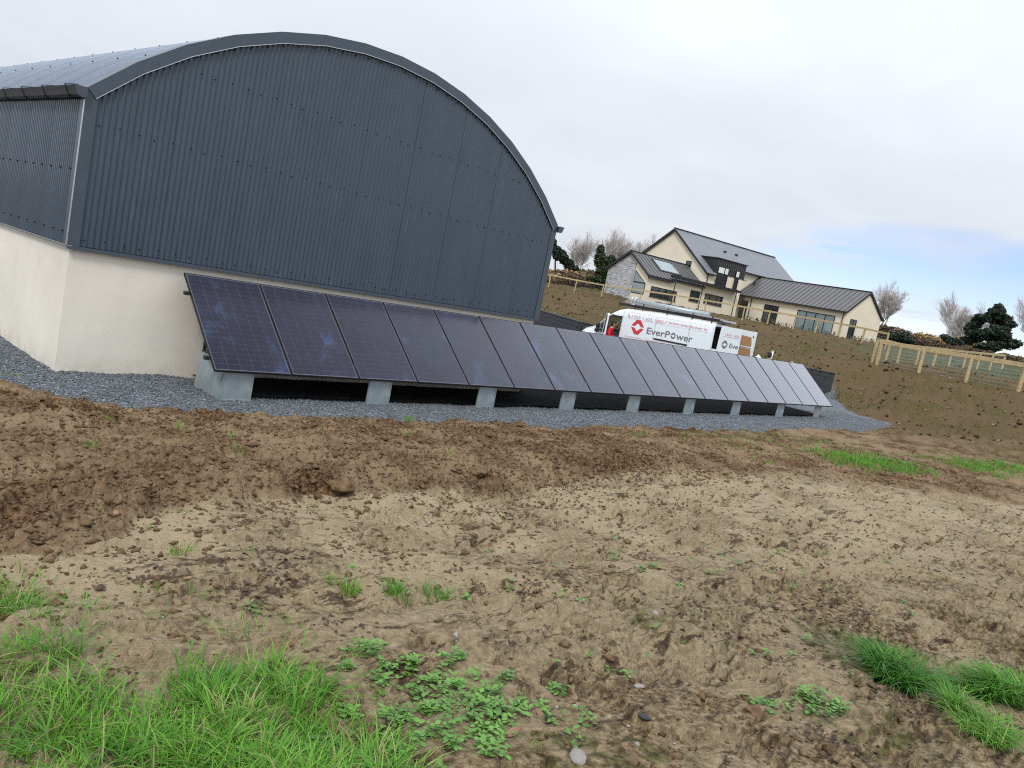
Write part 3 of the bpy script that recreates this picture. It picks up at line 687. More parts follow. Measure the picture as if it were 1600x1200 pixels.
# wing: x 0..6, y 0..11.24, eaves 2.58, ridge 4.82
hp('wing_wall', MB().prism([(0, -.6), (6.0, -.6), (6.0, 2.6), (3.0, 4.78), (0, 2.6)], 1, 0, 11.9), 'housewall')
def roof_slab(pts, th=.10):
    mb = MB(); n = len(pts); mb.v = [tuple(p_) for p_ in pts] + [(p_[0], p_[1], p_[2]-th) for p_ in pts]
    mb.f = [tuple(range(n)), tuple(range(n, 2*n))[::-1]] + [(i, n+i, n+(i+1) % n, (i+1) % n) for i in range(n)]; return mb
hp('wing_roof', roof_slab([(3.0, -.12, 4.94), (3.0, 14.0, 4.94), (-.22, 14.0, 2.62), (-.22, -.12, 2.62)]), 'houseroof')
hp('wing_roof', roof_slab([(3.01, -.12, 4.94), (6.25, -.12, 2.62), (6.25, 11.9, 2.62), (3.01, 11.9, 4.94)]), 'houseroof')
for i in range(27):
    y = .2 + i*.52
    hp('roof_seam', MB().bar((-.22, y, 2.635), (2.99, y, 4.955), .05, .05), 'seam')
hp('ridge_cap', MB().bar((3.0, -.14, 4.97), (3.0, 14.0, 4.97), .22, .05), 'fascia')
hp('bargeboard', MB().bar((-.22, -.14, 2.56), (3.0, -.14, 4.88), .05, .18), 'fascia'); hp('bargeboard', MB().bar((6.25, -.14, 2.56), (3.0, -.14, 4.88), .05, .18), 'fascia')
hp('gutter', MB().bar((-.30, -.1, 2.54), (-.30, 13.0, 2.54), .13, .13), 'fascia')
hp('downpipe', MB().tube((-.1, .25, 0), (-.1, .25, 2.5), .045, .045, 6), 'fascia'); hp('downpipe', MB().tube((-.1, 10.9, 0), (-.1, 10.9, 2.5), .045, .045, 6), 'fascia')
window(0, 0, 7.45, 9.2, .06, 2.06, (.42,)); window(0, 0, 1.05, 5.2, .06, 2.05, (.25, .5, .75), 'skyglass'); window(1, 0, .85, 1.9, .04, 2.06, (.5,))
hp('roof_vent', MB().tube((1.6, 12.4, 3.95), (1.6, 12.4, 4.35), .12, .12, 8), 'fascia')
# porch recess between wing and main house
hp('porch_door', MB().box((-.02, 11.3, .02), (.0, 12.2, 2.1)), 'glass')
# main block: x -7.3..9.4, ridge y 16.66 z 7.85
MZ = .722
def ms(y): return 7.85 - abs(y-16.66)*MZ
hp('main_wall', MB().prism([(11.24, -.6), (20.3, -.6), (20.3, ms(20.3)-.12), (16.66, 7.72), (11.24, ms(11.24)-.12)], 0, -7.3, -1.74), 'housewall')
hp('main_wall', MB().prism([(13.0, -.6), (20.3, -.6), (20.3, ms(20.3)-.12), (16.66, 7.72), (13.0, ms(13.0)-.12)], 0, -1.74, 9.4), 'housewall')
hp('main_roof', roof_slab([(-7.5, 16.66, 7.90), (-7.5, 11.0, ms(11.0)+.05), (-6.23, 11.0, ms(11.0)+.05), (-6.23, 13.3, ms(13.3)+.05), (-1.71, 13.3, ms(13.3)+.05), (-1.71, 12.75, ms(12.75)+.05), (9.6, 12.75, ms(12.75)+.05), (9.6, 16.66, 7.90)], .13), 'slate')
hp('main_roof', roof_slab([(9.6, 16.67, 7.90), (9.6, 20.6, ms(20.6)+.05), (-7.5, 20.6, ms(20.6)+.05), (-7.5, 16.67, 7.90)], .13), 'slate')
hp('ridge_cap', MB().bar((-7.55, 16.66, 7.95), (9.6, 16.66, 7.95), .25, .06), 'fascia')
hp('bargeboard', MB().bar((-7.53, 16.66, 7.80), (-7.53, 20.7, ms(20.7)-.03), .06, .2), 'fascia'); hp('bargeboard', MB().bar((-7.53, 16.66, 7.80), (-7.53, 10.95, ms(10.95)-.03), .06, .2), 'fascia')
hp('gutter', MB().bar((-1.6, 12.7, 5.0), (9.5, 12.7, 5.0), .14, .14), 'fascia'); hp('gutter', MB().bar((-7.5, 10.95, 3.78), (-6.2, 10.95, 3.78), .14, .14), 'fascia')
for x in (-1.2, .7): hp('roof_vent', MB().box((x, 14.9, ms(14.9)), (x+.3, 15.1, ms(14.9)+.28)), 'fascia')
window(0, -7.3, 13.55, 14.25, 3.8, 4.78, (), 'glass', .08)
# dormer
hp('dormer', MB().prism([(11.18, 4.05), (11.18, 5.50), (13.6, 5.50), (13.6, 5.3)], 0, -6.22, -1.72), 'dormer')
hp('dormer_wall', MB().box((-6.20, 11.235, 3.6), (-1.75, 12.9, 4.048)), 'housewall')
hp('dormer_roof', MB().box((-6.35, 11.05, 5.502), (-1.6, 13.5, 5.58)), 'fascia')
for i in range(15):
    x = -6.1 + i*.3; hp('dormer_seam', MB().box((x, 11.14, 4.06), (x+.035, 11.179, 5.49)), 'houseroof')
window(1, 11.14, -5.98, -4.35, 2.95, 4.78, (.62,), 'glass', .07, 4.1); window(1, 11.14, -3.2, -2.6, 2.95, 4.78, (), 'glass', .07, 4.1)
for a, b in ((-5.9, -5.05), (-4.9, -4.45), (-3.12, -2.7)): hp('blind', MB().box((a, 11.085, 4.15), (b, 11.095, 4.70)), 'blind')
hp('spandrel', MB().box((-5.9, 11.083, 3.05), (-5.05, 11.093, 4.05)), 'winframe')
hp('dormer_flashing', MB().prism([(11.2, 4.05), (12.9, 5.25), (12.9, 4.0), (11.2, 4.0)], 0, -1.7, -1.1), 'slate')
hp('downpipe', MB().tube((-7.2, 11.12, 2.9), (-7.2, 11.12, 3.75), .05, .05, 6), 'fascia')
# flat canopy over the ground floor
cn = hp('canopy', MB().box((-12.2, 10.55, 2.62), (-2.5, 11.24, 2.86)), 'fascia')
for x in (-11.95, -2.95): MB().tube((x, 10.7, 0), (x, 10.7, 2.62), .05, .05, 6).build('canopy_post', MT['fascia'], cn)
MB().tube((-7.6, 11.1, 0), (-7.6, 11.1, 2.62), .045, .045, 6).build('downpipe', MT['fascia'], cn)
window(1, 11.24, -14.45, -10.95, .45, 1.40, (.3, .62)); window(1, 11.24, -9.05, -7.7, .85, 1.88, ()); window(1, 11.24, -6.9, -4.2, .95, 1.88, (.28, .68))
# stone-gabled extension
EW = [(11.24, -.6), (16.85, -.6), (16.85, 2.36), (14.02, 4.20), (11.24, 2.36)]
hp('extension_wall', MB().prism(EW, 0, -15.1, -7.32), 'housewall')
hp('extension_roof', roof_slab([(-15.35, 14.02, 4.34), (-15.35, 11.0, 2.36), (-7.32, 11.0, 2.36), (-7.32, 14.02, 4.34)]), 'houseroof')
hp('extension_roof', roof_slab([(-7.32, 14.03, 4.34), (-7.32, 17.1, 2.36), (-15.35, 17.1, 2.36), (-15.35, 14.03, 4.34)]), 'houseroof')
for i in range(17):
    x = -15.1 + i*.47; hp('roof_seam', MB().bar((x, 11.0, 2.375), (x, 14.0, 4.355), .05, .05), 'seam')
hp('ridge_cap', MB().bar((-15.38, 14.02, 4.37), (-7.32, 14.02, 4.37), .22, .05), 'fascia')
for yy in (10.95, 17.15): hp('bargeboard', MB().bar((-15.38, yy, 2.26), (-15.38, 14.02, 4.27), .06, .18), 'fascia')
hp('fascia_board', MB().box((-15.4, 10.93, 2.08), (-12.0, 11.0, 2.36)), 'fascia')
sl_ = (4.34-2.36)/(14.02-11.0)
def er(x, y, h): return (x, y, 2.36+(y-11.0)*sl_+h)
f = MB(); f.v = [er(-13.0, 11.9, .09), er(-10.0, 11.9, .09), er(-10.0, 13.5, .09), er(-13.0, 13.5, .09)] + [er(-13.0, 11.9, 0), er(-10.0, 11.9, 0), er(-10.0, 13.5, 0), er(-13.0, 13.5, 0)]
f.f = [(0,1,2,3),(0,4,5,1),(1,5,6,2),(2,6,7,3),(3,7,4,0)]; sk = hp('skylight', f, 'winframe')
MB().poly([er(-12.85, 12.03, .097), er(-10.15, 12.03, .097), er(-10.15, 13.37, .097), er(-12.85, 13.37, .097)]).build('pane', MT['skyglass'], sk)
st = MB(); r = random.Random(8); z = -.3
while z < 4.2:
    h_ = r.uniform(.11, .19); y = 13.12
    while y < 16.85:
        ln = r.uniform(.18, .55); y1 = min(y+ln, 16.85); top = 2.36 + (1-abs((y+y1)/2-14.02)/2.83)*1.84 if (y+y1)/2 > 11 else 0
        if z+h_ < top: st.box((-15.1-r.uniform(.03, .085), y+.012, z+.012), (-15.1, y1-.006, z+h_))
        y = y1
    z += h_
hp('stone_facing', st, 'stone', None, 'stuff')
g = hp('gable_window', MB().prism([(11.40, .45), (13.06, .45), (13.06, 2.62), (11.40, 1.50)], 0, -15.13, -15.1), 'winframe')
MB().prism([(11.47, .53), (12.98, .53), (12.98, 1.43), (11.47, 1.43)], 0, -15.145, -15.131).build('pane', MT['skyglass'], g)
MB().prism([(11.55, 1.56), (12.98, 1.56), (12.98, 2.46)], 0, -15.145, -15.131).build('pane', MT['skyglass'], g)
for z in (.62, .2):
    hp('white_plate', MB().box((-15.30, 15.3, z), (-15.2, 15.5, z+.16)), 'blind')  # plain white plates on the stone gable

# ------------------------------------------------------------------ van
VZ = -.62
van = empty('van', (23.0, 5.97, VZ)); van.rotation_euler = (0, math.radians(1.1), math.radians(103))
tag(van, 'white work van with red and grey lettering, front and rear doors standing open', 'van')
# local axes: x towards the nose, y towards the camera side (left flank at y=0), z up
VW = 1.94
def vtop(x): return float(np.interp(x, [0, 1.2, 3.2, 3.75, 4.05, 4.30, 4.60, 5.05, 5.22, 5.50, 5.66, 5.74, 5.78], [2.50, 2.52, 2.49, 2.44, 2.36, 2.22, 1.97, 1.52, 1.46, 1.35, 1.22, .98, .60]))
def vsh(x): return float(np.interp(x, [0, 4.0, 4.6, 5.2, 5.6, 5.78], [0, 0, .02, .05, .13, .30]))      # plan inset of the nose
ROWS = [.32, .55, .80, 1.25, 2.07, 2.30]
YIN = [.03, .0, .0, .0, .035, .06]
def yside(z): return -float(np.interp(z, ROWS, YIN))
STA = [0, .06, .9, 1.0, 2.3, 2.4, 3.80, 3.87, 4.10, 4.35, 4.60, 4.85, 5.05, 5.22, 5.38, 5.50, 5.60, 5.68, 5.74, 5.78]
def vsec(x):
    t = vtop(x); s = vsh(x); o = []
    for z, yi in zip(ROWS, YIN):
        zz_ = z if z < t-.10 else t-.10-.0005*(2.3-z)
        o.append((zz_, yi + s + (0.10*max(0, (z-1.25))/.8 if x > 4.62 and z > 1.25 else 0)))
    o += [(t-.035, .13+s), (t-.005, .30+s), (t, .97)]
    return o
def van_body():
    mb = MB(); n = len(ROWS)+3
    for x in STA:
        sec = vsec(x)
        for z, yi in sec: mb.v.append((x, -yi, z))
        for z, yi in sec: mb.v.append((x, -VW+yi, z))
    for i in range(len(STA)-1):
        for j in range(n-1):
            for side in (0, 1):
                a = i*2*n + side*n + j; b = a + 2*n
                xm = (STA[i]+STA[i+1])/2
                if 3.87 < xm < 4.60 and ((j in (1, 2, 3) and side == 0) or (j == 3 and side == 1)): continue
                if 4.60 < xm < 5.05 and j == 3: continue                       # quarter light
                if 4.10 < xm < 5.05 and j in (6, 7) : continue                # windscreen
                q = (a, a+1, b+1, b); mb.f.append(q if side == 1 else q[::-1])
    k = (len(STA)-1)*2*n
    mb.f.append(tuple(k+j for j in range(n)) + tuple(k+n+j for j in range(n-1))[::-1])
    return mb.build('body', MT['vanwhite'], van, True)
body = van_body()
def vp(name, mb, mt, parent=None, smooth=False): return mb.build(name, MT[mt], parent or van, smooth)
# bed, cab interior and load space lining
vp('load_lining', MB().box((.05, -VW+.06, .56), (3.4, -VW+.07, 2.3)).box((.05, -.08, .56), (3.4, -.07, 2.25)).box((.05, -VW+.07, 2.31), (3.4, -.08, 2.33)).box((3.38, -VW+.07, .56), (3.4, -.08, 2.31)), 'cabin')
vp('floor', MB().box((.03, -VW+.05, .50), (5.2, -.05, .56)), 'vandark')
vp('underbody', MB().box((.1, -VW+.12, .22), (5.4, -.12, .499)), 'vandark')
vp('dashboard', MB().prism([(4.55, .6), (5.15, .6), (5.15, 1.36), (4.75, 1.30), (4.6, 1.15)], 1, -VW+.12, -.12), 'cabin')
for y in (-VW+.2, -.75):
    s_ = vp('seat', MB().box((3.62, y, .56), (4.15, y+.52, .98)).prism([(3.55, .95), (3.72, .95), (3.60, 1.62), (3.46, 1.6)], 1, y, y+.52), 'cabin')
    MB().prism([(3.47, 1.64), (3.57, 1.64), (3.55, 1.86), (3.46, 1.86)], 1, y+.13, y+.39).build('headrest', MT['cabin'], s_)
vp('steering_wheel', MB().path([(4.42+.05*math.sin(a), -VW+.46+.19*math.cos(a), 1.22+.18*math.sin(a)) for a in np.linspace(0, 2*PI, 13)], .018), 'vandark')
def vquad(name, pts, mt): return vp(name, MB().poly(pts), mt)
ws = MB()
for i in range(8, 13):
    sa, sb = vsec(STA[i]), (vsec(STA[i+1]) if i < 12 else None)
    if sb is None: break
    za, ya = sa[6]; zb, yb_ = sb[6]; t0, t1 = vtop(STA[i])-.012, vtop(STA[i+1])-.012
    ws.poly([(STA[i], -ya, za-.01), (STA[i+1], -yb_, zb-.01), (STA[i+1], -.97, t1), (STA[i], -.97, t0)]); ws.poly([(STA[i], -.97, t0), (STA[i+1], -.97, t1), (STA[i+1], -VW+yb_, zb-.01), (STA[i], -VW+ya, za-.01)])
vp('windscreen', ws, 'vanglass', None, True)
for sgn in (0, 1):
    mb = MB()
    for a, b in ((4.60, 4.85), (4.85, 5.05)):
        q = []
        for x in (a, b):
            s_ = vsec(x); q.append([(x, (-yi-.002) if sgn == 0 else (-VW+yi+.002), z) for z, yi in (s_[3], s_[4])])
        mb.poly([q[0][0], q[1][0], q[1][1], q[0][1]])
    vp('quarter_light', mb, 'vanglass')
vquad('side_window', [(3.87, -VW+.005, 1.26), (4.6, -VW+.01, 1.26), (4.6, -VW+.05, 1.99), (4.35, -VW+.04, 2.06), (3.87, -VW+.04, 2.06)], 'vanglass')
# dark frame of the open door aperture
mb = MB(); ap = [(3.87, .80), (3.87, 2.07), (4.33, 2.07), (4.52, 1.93), (4.60, 1.75), (4.60, .80)]
for a, b in zip(ap[:-1], ap[1:]): mb.bar((a[0], yside(a[1])-.03, a[1]), (b[0], yside(b[1])-.03, b[1]), .04, .03)
vp('door_seal', mb, 'vandark')
mb = MB().prism([(4.32, 2.075), (4.60, 2.075), (4.60, 1.77), (4.52, 1.95)], 1, -.06, -.028); vp('pillar_corner', mb, 'vanwhite')
vp('roof_header', MB().box((3.87, -.16, 2.0), (4.32, -.05, 2.075)), 'cabin')
# black rails, mouldings
vp('sliding_door_rail', MB().box((.94, .0, 1.39), (2.36, .018, 1.45)), 'vandark')
vp('side_moulding', MB().box((.25, .0, .70), (3.8, .02, .82)), 'vandark')
hd = vp('door_handle', MB().box((3.36, -.0, 1.10), (3.60, .03, 1.15)), 'vandark'); vp('fuel_flap', MB().box((3.4, .0, .9), (3.62, .006, 1.06)), 'vanwhite')
for x in (3.845, 2.40, .98):
    mb = MB()
    for a, b in ((.56, 1.25), (1.25, 2.07), (2.07, 2.30)): mb.bar((x, yside(a)-.0005, a), (x, yside(b)-.0005, b), .006, .012)
    vp('panel_gap', mb, 'cabin')
vp('bumper', MB().prism([(5.55, -.02), (5.80, -.35), (5.86, -.97), (5.80, -1.59), (5.55, -1.92)], 2, .25, .62), 'vandark')
for y0, y1 in ((-.40, -.10), (-VW+.10, -VW+.40)):
    vp('headlight', MB().prism([(5.42, .93), (5.66, .80), (5.72, .98), (5.60, 1.13), (5.48, 1.20)], 1, y0, y1+.0), 'lamp')
vp('rear_bumper', MB().box((-.12, -VW+.05, .35), (.02, -.05, .52)), 'vandark')
for y in (-.10, -VW+.02): vp('tail_light', MB().box((-.02, y, .9), (.0, y+.08, 1.3)), 'red')
def wheel(x, y):
    t_ = MB().tube((x, y, .34), (x, y-.22, .34), .34, .34, 22); wv = vp('wheel', t_, 'tyre', None, True)
    MB().tube((x, y+.006, .34), (x, y-.03, .34), .21, .21, 16).build('rim', MT['alu'], wv)
for x in (1.0, 4.75):
    wheel(x, .01); wheel(x, -VW+.21)
    mb = MB(); c = [(x+.40*math.cos(a), .34+.40*math.sin(a)) for a in np.linspace(0, PI, 13)]; mb.prism(c, 1, -.05, .004); vp('wheel_arch', mb, 'vandark')
# open passenger-side front door
fd = MB(); ang = math.radians(58); hx, hy = 4.66, -.0
def fdp(u, z, d=0):          # u from hinge back to trailing edge
    yy = yside(min(z, 2.3)); ca, sa = math.cos(ang), math.sin(ang)
    return (hx - u*ca + d*sa, hy + u*sa + yy + d*ca, z)
def slab(mb, poly, d0, d1):
    k = len(mb.v); n = len(poly); mb.v += [fdp(u, z, d0) for u, z in poly] + [fdp(u, z, d1) for u, z in poly]
    mb.f += [tuple(k+i for i in range(n)), tuple(k+n+i for i in range(n))[::-1]] + [(k+i, k+n+i, k+n+(i+1) % n, k+(i+1) % n) for i in range(n)]
slab(fd, [(0, .52), (.80, .52), (.80, 1.27), (0, 1.27)], 0, -.06)
for q in ([(.72, 1.27), (.80, 1.27), (.79, 2.02), (.71, 2.0)], [(.25, 2.10), (.30, 2.03), (.71, 2.0), (.79, 2.02), (.76, 2.10)], [(0, 1.27), (.07, 1.27), (.30, 2.03), (.25, 2.10)]): slab(fd, q, 0, -.06)
fdo = vp('front_door', fd, 'vanwhite')
g = MB(); slab(g, [(.07, 1.275), (.72, 1.275), (.71, 2.0), (.30, 2.03)], -.02, -.03); g.build('door_window', MT['vanglass'], fdo)
mb = MB(); mb.bar(fdp(.06, 1.36, .03), fdp(.10, 1.38, .20), .06, .05); k = fdp(.10, 1.38, .22); mb.ball((k[0], k[1], 1.34), (.09, .11, .11), 10, 7); mb.ball((k[0], k[1], 1.53), (.085, .11, .13), 10, 7); mb.build('door_mirror', MT['vandark'], fdo, True)
mb = MB(); slab(mb, [(.12, .62), (.74, .62), (.74, 1.18), (.12, 1.18)], -.062, -.085); mb.build('door_card', MT['cabin'], fdo)
mb = MB(); slab(mb, [(.62, 1.02), (.77, 1.02), (.77, 1.07), (.62, 1.07)], .0, .03); mb.build('handle', MT['vandark'], fdo)
# rear doors, swung open
def rdoor(hy_, sign, ang_, inner, offs):
    mb = MB(); ca, sa = math.cos(ang_), math.sin(ang_)
    # closed: runs from the hinge towards the middle (-sign*y); outer face looks towards -x
    def Pn(u, z, d, lean=.055):
        u2 = u + offs + lean*max(0, (z-1.2))/1.1*(1-u/.93)
        yy = -sign*(u2*ca) ; xx = -u2*sa
        return (xx - d*ca*1.0 - .02, hy_ + yy + sign*d*sa, z)
    def sl(mb, poly, d0, d1):
        k = len(mb.v); n = len(poly); mb.v += [Pn(u, z, d0) for u, z in poly] + [Pn(u, z, d1) for u, z in poly]
        mb.f += [tuple(k+i for i in range(n)), tuple(k+n+i for i in range(n))[::-1]] + [(k+i, k+n+i, k+n+(i+1) % n, k+(i+1) % n) for i in range(n)]
    sl(mb, [(.05, .52), (.93, .52), (.93, 2.36), (.90, 2.42), (.07, 2.42), (.05, 2.30)], 0, -.055)
    o = vp('rear_door', mb, 'vanwhite')
    if inner:
        a = MB(); sl(a, [(.10, .62), (.74, .62), (.83, .72), (.83, 1.62), (.79, 1.70), (.10, 1.72)], -.056, -.062); a.build('plywood_lining', MT['ply'], o)
        a = MB(); sl(a, [(.10, 1.80), (.80, 1.80), (.80, 1.9), (.74, 2.18), (.10, 2.22)], -.056, -.062); a.build('plywood_lining', MT['ply'], o)
        a = MB(); sl(a, [(.80, 2.18), (.84, 2.18), (.84, 2.24), (.80, 2.24)], -.056, -.075); a.build('door_catch', MT['vandark'], o)
        a = MB(); sl(a, [(.10, 1.735), (.82, 1.715), (.82, 1.75), (.10, 1.77)], -.056, -.062); a.build('door_rib', MT['trim'], o)
    else:
        a = MB(); sl(a, [(-.10, .75), (.05, .75), (.05, .9), (-.10, .9)], .012, -.03); sl(a, [(-.13, 1.40), (.06, 1.40), (.06, 1.48), (-.13, 1.48)], .012, -.03); a.build('hinge', MT['vanwhite'], o)
    return o, Pn
rd, RP = rdoor(-.04, 1, math.radians(94), False, .13)
rd2, _ = rdoor(-VW+.04, -1, math.radians(84), True, .28)
rd2['label'] = 'open rear door showing its plywood lining'
vp('rear_frame', MB().box((-.012, -.075, .52), (.03, -.02, 2.34)).box((-.012, -VW+.02, .52), (.03, -VW+.075, 2.34)).box((-.012, -VW+.1, 2.36), (.03, -.1, 2.46)), 'vanwhite')
# lettering
def text_mesh(txt, size, shear=0.0, space=1.0, bold=0.0):
    cu = bpy.data.curves.new('t', 'FONT'); cu.body = txt; cu.size = size; cu.shear = shear; cu.space_character = space; cu.offset = bold; cu.resolution_u = 3
    o = bpy.data.objects.new('t', cu); COL.objects.link(o); bpy.context.view_layer.update()
    me = bpy.data.meshes.new_from_object(o.evaluated_get(bpy.context.evaluated_depsgraph_get()))
    bpy.data.objects.remove(o); bpy.data.curves.remove(cu)
    V = [tuple(v.co) for v in me.vertices]; Fc = [tuple(p_.vertices) for p_ in me.polygons]; bpy.data.meshes.remove(me)
    return V, Fc
def lettering(name, txt, size, x0, z0, mt, place, parent, width=None, **k):
    V, Fc = text_mesh(txt, size, **k); mb = MB()
    mx = max(v[0] for v in V); sc_ = (width/mx) if width else 1.0
    mb.v = [place(x0 + v[0]*sc_, z0 + v[1]) for v in V]; mb.f = Fc
    mb.build(name, MT[mt], parent); return mx*sc_
def flank(u, z): return (-u, yside(z)+.006, z)           # u grows towards the rear
def emblem(name, u, z, wd, ht, mt, place, parent):
    # two opposed chevrons around a white diamond
    for s_ in (1, -1):
        o = [(-.50, .06), (-.20, .50), (.20, .50), (.50, .06), (.30, .06), (.0, .34) , (-.30, .06)] if False else [(-.50, .05), (-.16, .50), (.16, .50), (.50, .05), (.25, .05), (.0, .27), (-.25, .05)]
        mb = MB(); mb.poly([place(u+a*wd, z+s_*b*ht) for a, b in o]); mb.build(name, MT[mt], parent)
lettering('lettering', '+353 1 625 1000', .185, -3.52, 2.075, 'softred', flank, van, width=1.42)
mb = MB()
for a, b in (((-3.63, 2.20), (-3.60, 2.10)), ((-3.60, 2.10), (-3.54, 2.08))): mb.v += []
pts = [(-3.645, 2.215), (-3.605, 2.215), (-3.60, 2.165), (-3.575, 2.12), (-3.535, 2.105), (-3.53, 2.07), (-3.575, 2.07), (-3.62, 2.11), (-3.645, 2.16)]
MB().poly([flank(*q) for q in pts]).build('phone_symbol', MT['softred'], van)
lettering('lettering', '//', .16, -2.06, 2.10, 'softred', flank, van, width=.13, shear=.25)
lettering('lettering', 'www.everpower.ie', .17, -1.88, 2.115, 'softred', flank, van, width=1.60)
for z0, z1 in ((2.30, 2.305), (2.035, 2.04)):
    MB().poly([flank(-3.66, z0), flank(-.24, z0+.02), flank(-.24, z1+.02), flank(-3.66, z1)]).build('livery_line', MT['softred'], van)
MB().poly([flank(-3.66, 2.03), flank(-3.655, 2.03), flank(-3.655, 2.31), flank(-3.66, 2.31)]).build('livery_line', MT['softred'], van)
emblem('emblem', -3.14, 1.745, .56, .60, 'red', flank, van)
x = -2.74; z = 1.565
x += lettering('lettering', 'EverP', .37, x, z, 'greytext', flank, van, width=1.02, bold=.006) + .03
emblem('letter_o_emblem', x+.11, z+.115, .235, .25, 'greytext', flank, van); x += .25
lettering('lettering', 'wer', .37, x, z, 'greytext', flank, van, width=.66, bold=.006)
lettering('lettering', 'Domestic Solar • Commercial Solar • Carport Systems', .095, -3.62, 1.285, 'softred', flank, van, width=2.72)
def rdp(u, z): return RP(u, z, .006)
lettering('lettering', '+353 1 625', .12, .26, 2.08, 'softred', rdp, rd, width=.60)
MB().poly([rdp(.20, 2.03), rdp(.88, 2.03), rdp(.88, 2.04), rdp(.20, 2.04)]).build('livery_line', MT['softred'], rd)
emblem('emblem', .35, 1.73, .26, .31, 'greytext', rdp, rd)
lettering('lettering', 'Eve', .25, .53, 1.64, 'greytext', rdp, rd, width=.38, bold=.004)
# roof rack
rk = MB()
for y in (-.12, -VW+.12): rk.bar((4.15, y, 2.56), (-.1, y, 2.60), .05, .09)
for x in (4.12, 3.1, 2.05, 1.0, -.05): rk.bar((x, -.12, 2.55), (x, -VW+.12, 2.55), .05, .04)
for x in (4.15, 3.1, 2.05, 1.0, .2):
    for y in (-.12, -VW+.12): rk.bar((x, y, 2.45), (x, y, 2.72), .035, .035)
rko = vp('roof_rack', rk, 'blackmetal')
def ladder(loc, L, tilt, label):
    o = empty('ladder', (0, 0, 0)); o.matrix_world = van_m @ Matrix.Translation(loc) @ Matrix.Rotation(tilt, 4, 'Y')
    for y in (0, -.38): MB().bar((0, y, 0), (-L, y, 0), .03, .075).build('stile', MT['alu'], o)
    n = int(L/.28)
    for i in range(n): MB().tube((-.15-i*.28, 0, 0), (-.15-i*.28, -.38, 0), .016, .016, 6).build('rung', MT['alu'], o)
    return tag(o, label, 'ladder', 'ladders on the van roof')
van_m = Matrix.Translation((23.0, 5.97, VZ)) @ Matrix.Rotation(math.radians(103), 4, 'Z') @ Matrix.Rotation(math.radians(1.1), 4, 'Y')
ladder((4.0, -.30, 2.70), 4.6, -.02, 'lower aluminium ladder lying on the roof rack of the white van')
ladder((3.9, -.26, 2.80), 4.1, -.04, 'upper aluminium ladder stacked on the other on the van roof rack')
tb = empty('pipe_carrier'); tb.matrix_world = van_m
tag(tb, 'pale grey round pipe carrier with hooped end strapped beside the ladders on the van roof', 'pipe carrier')
MB().tube((3.85, -.95, 2.76), (.6, -.95, 2.74), .12, .12, 14).build('tube', MT['galv'], tb, True)
mb = MB()
for x in (3.95, 3.80): mb.path([(x, -.95+.17*math.cos(a), 2.76+.17*math.sin(a)) for a in np.linspace(0, 2*PI, 17)], .02)
mb.build('end_hoop', MT['white'], tb)

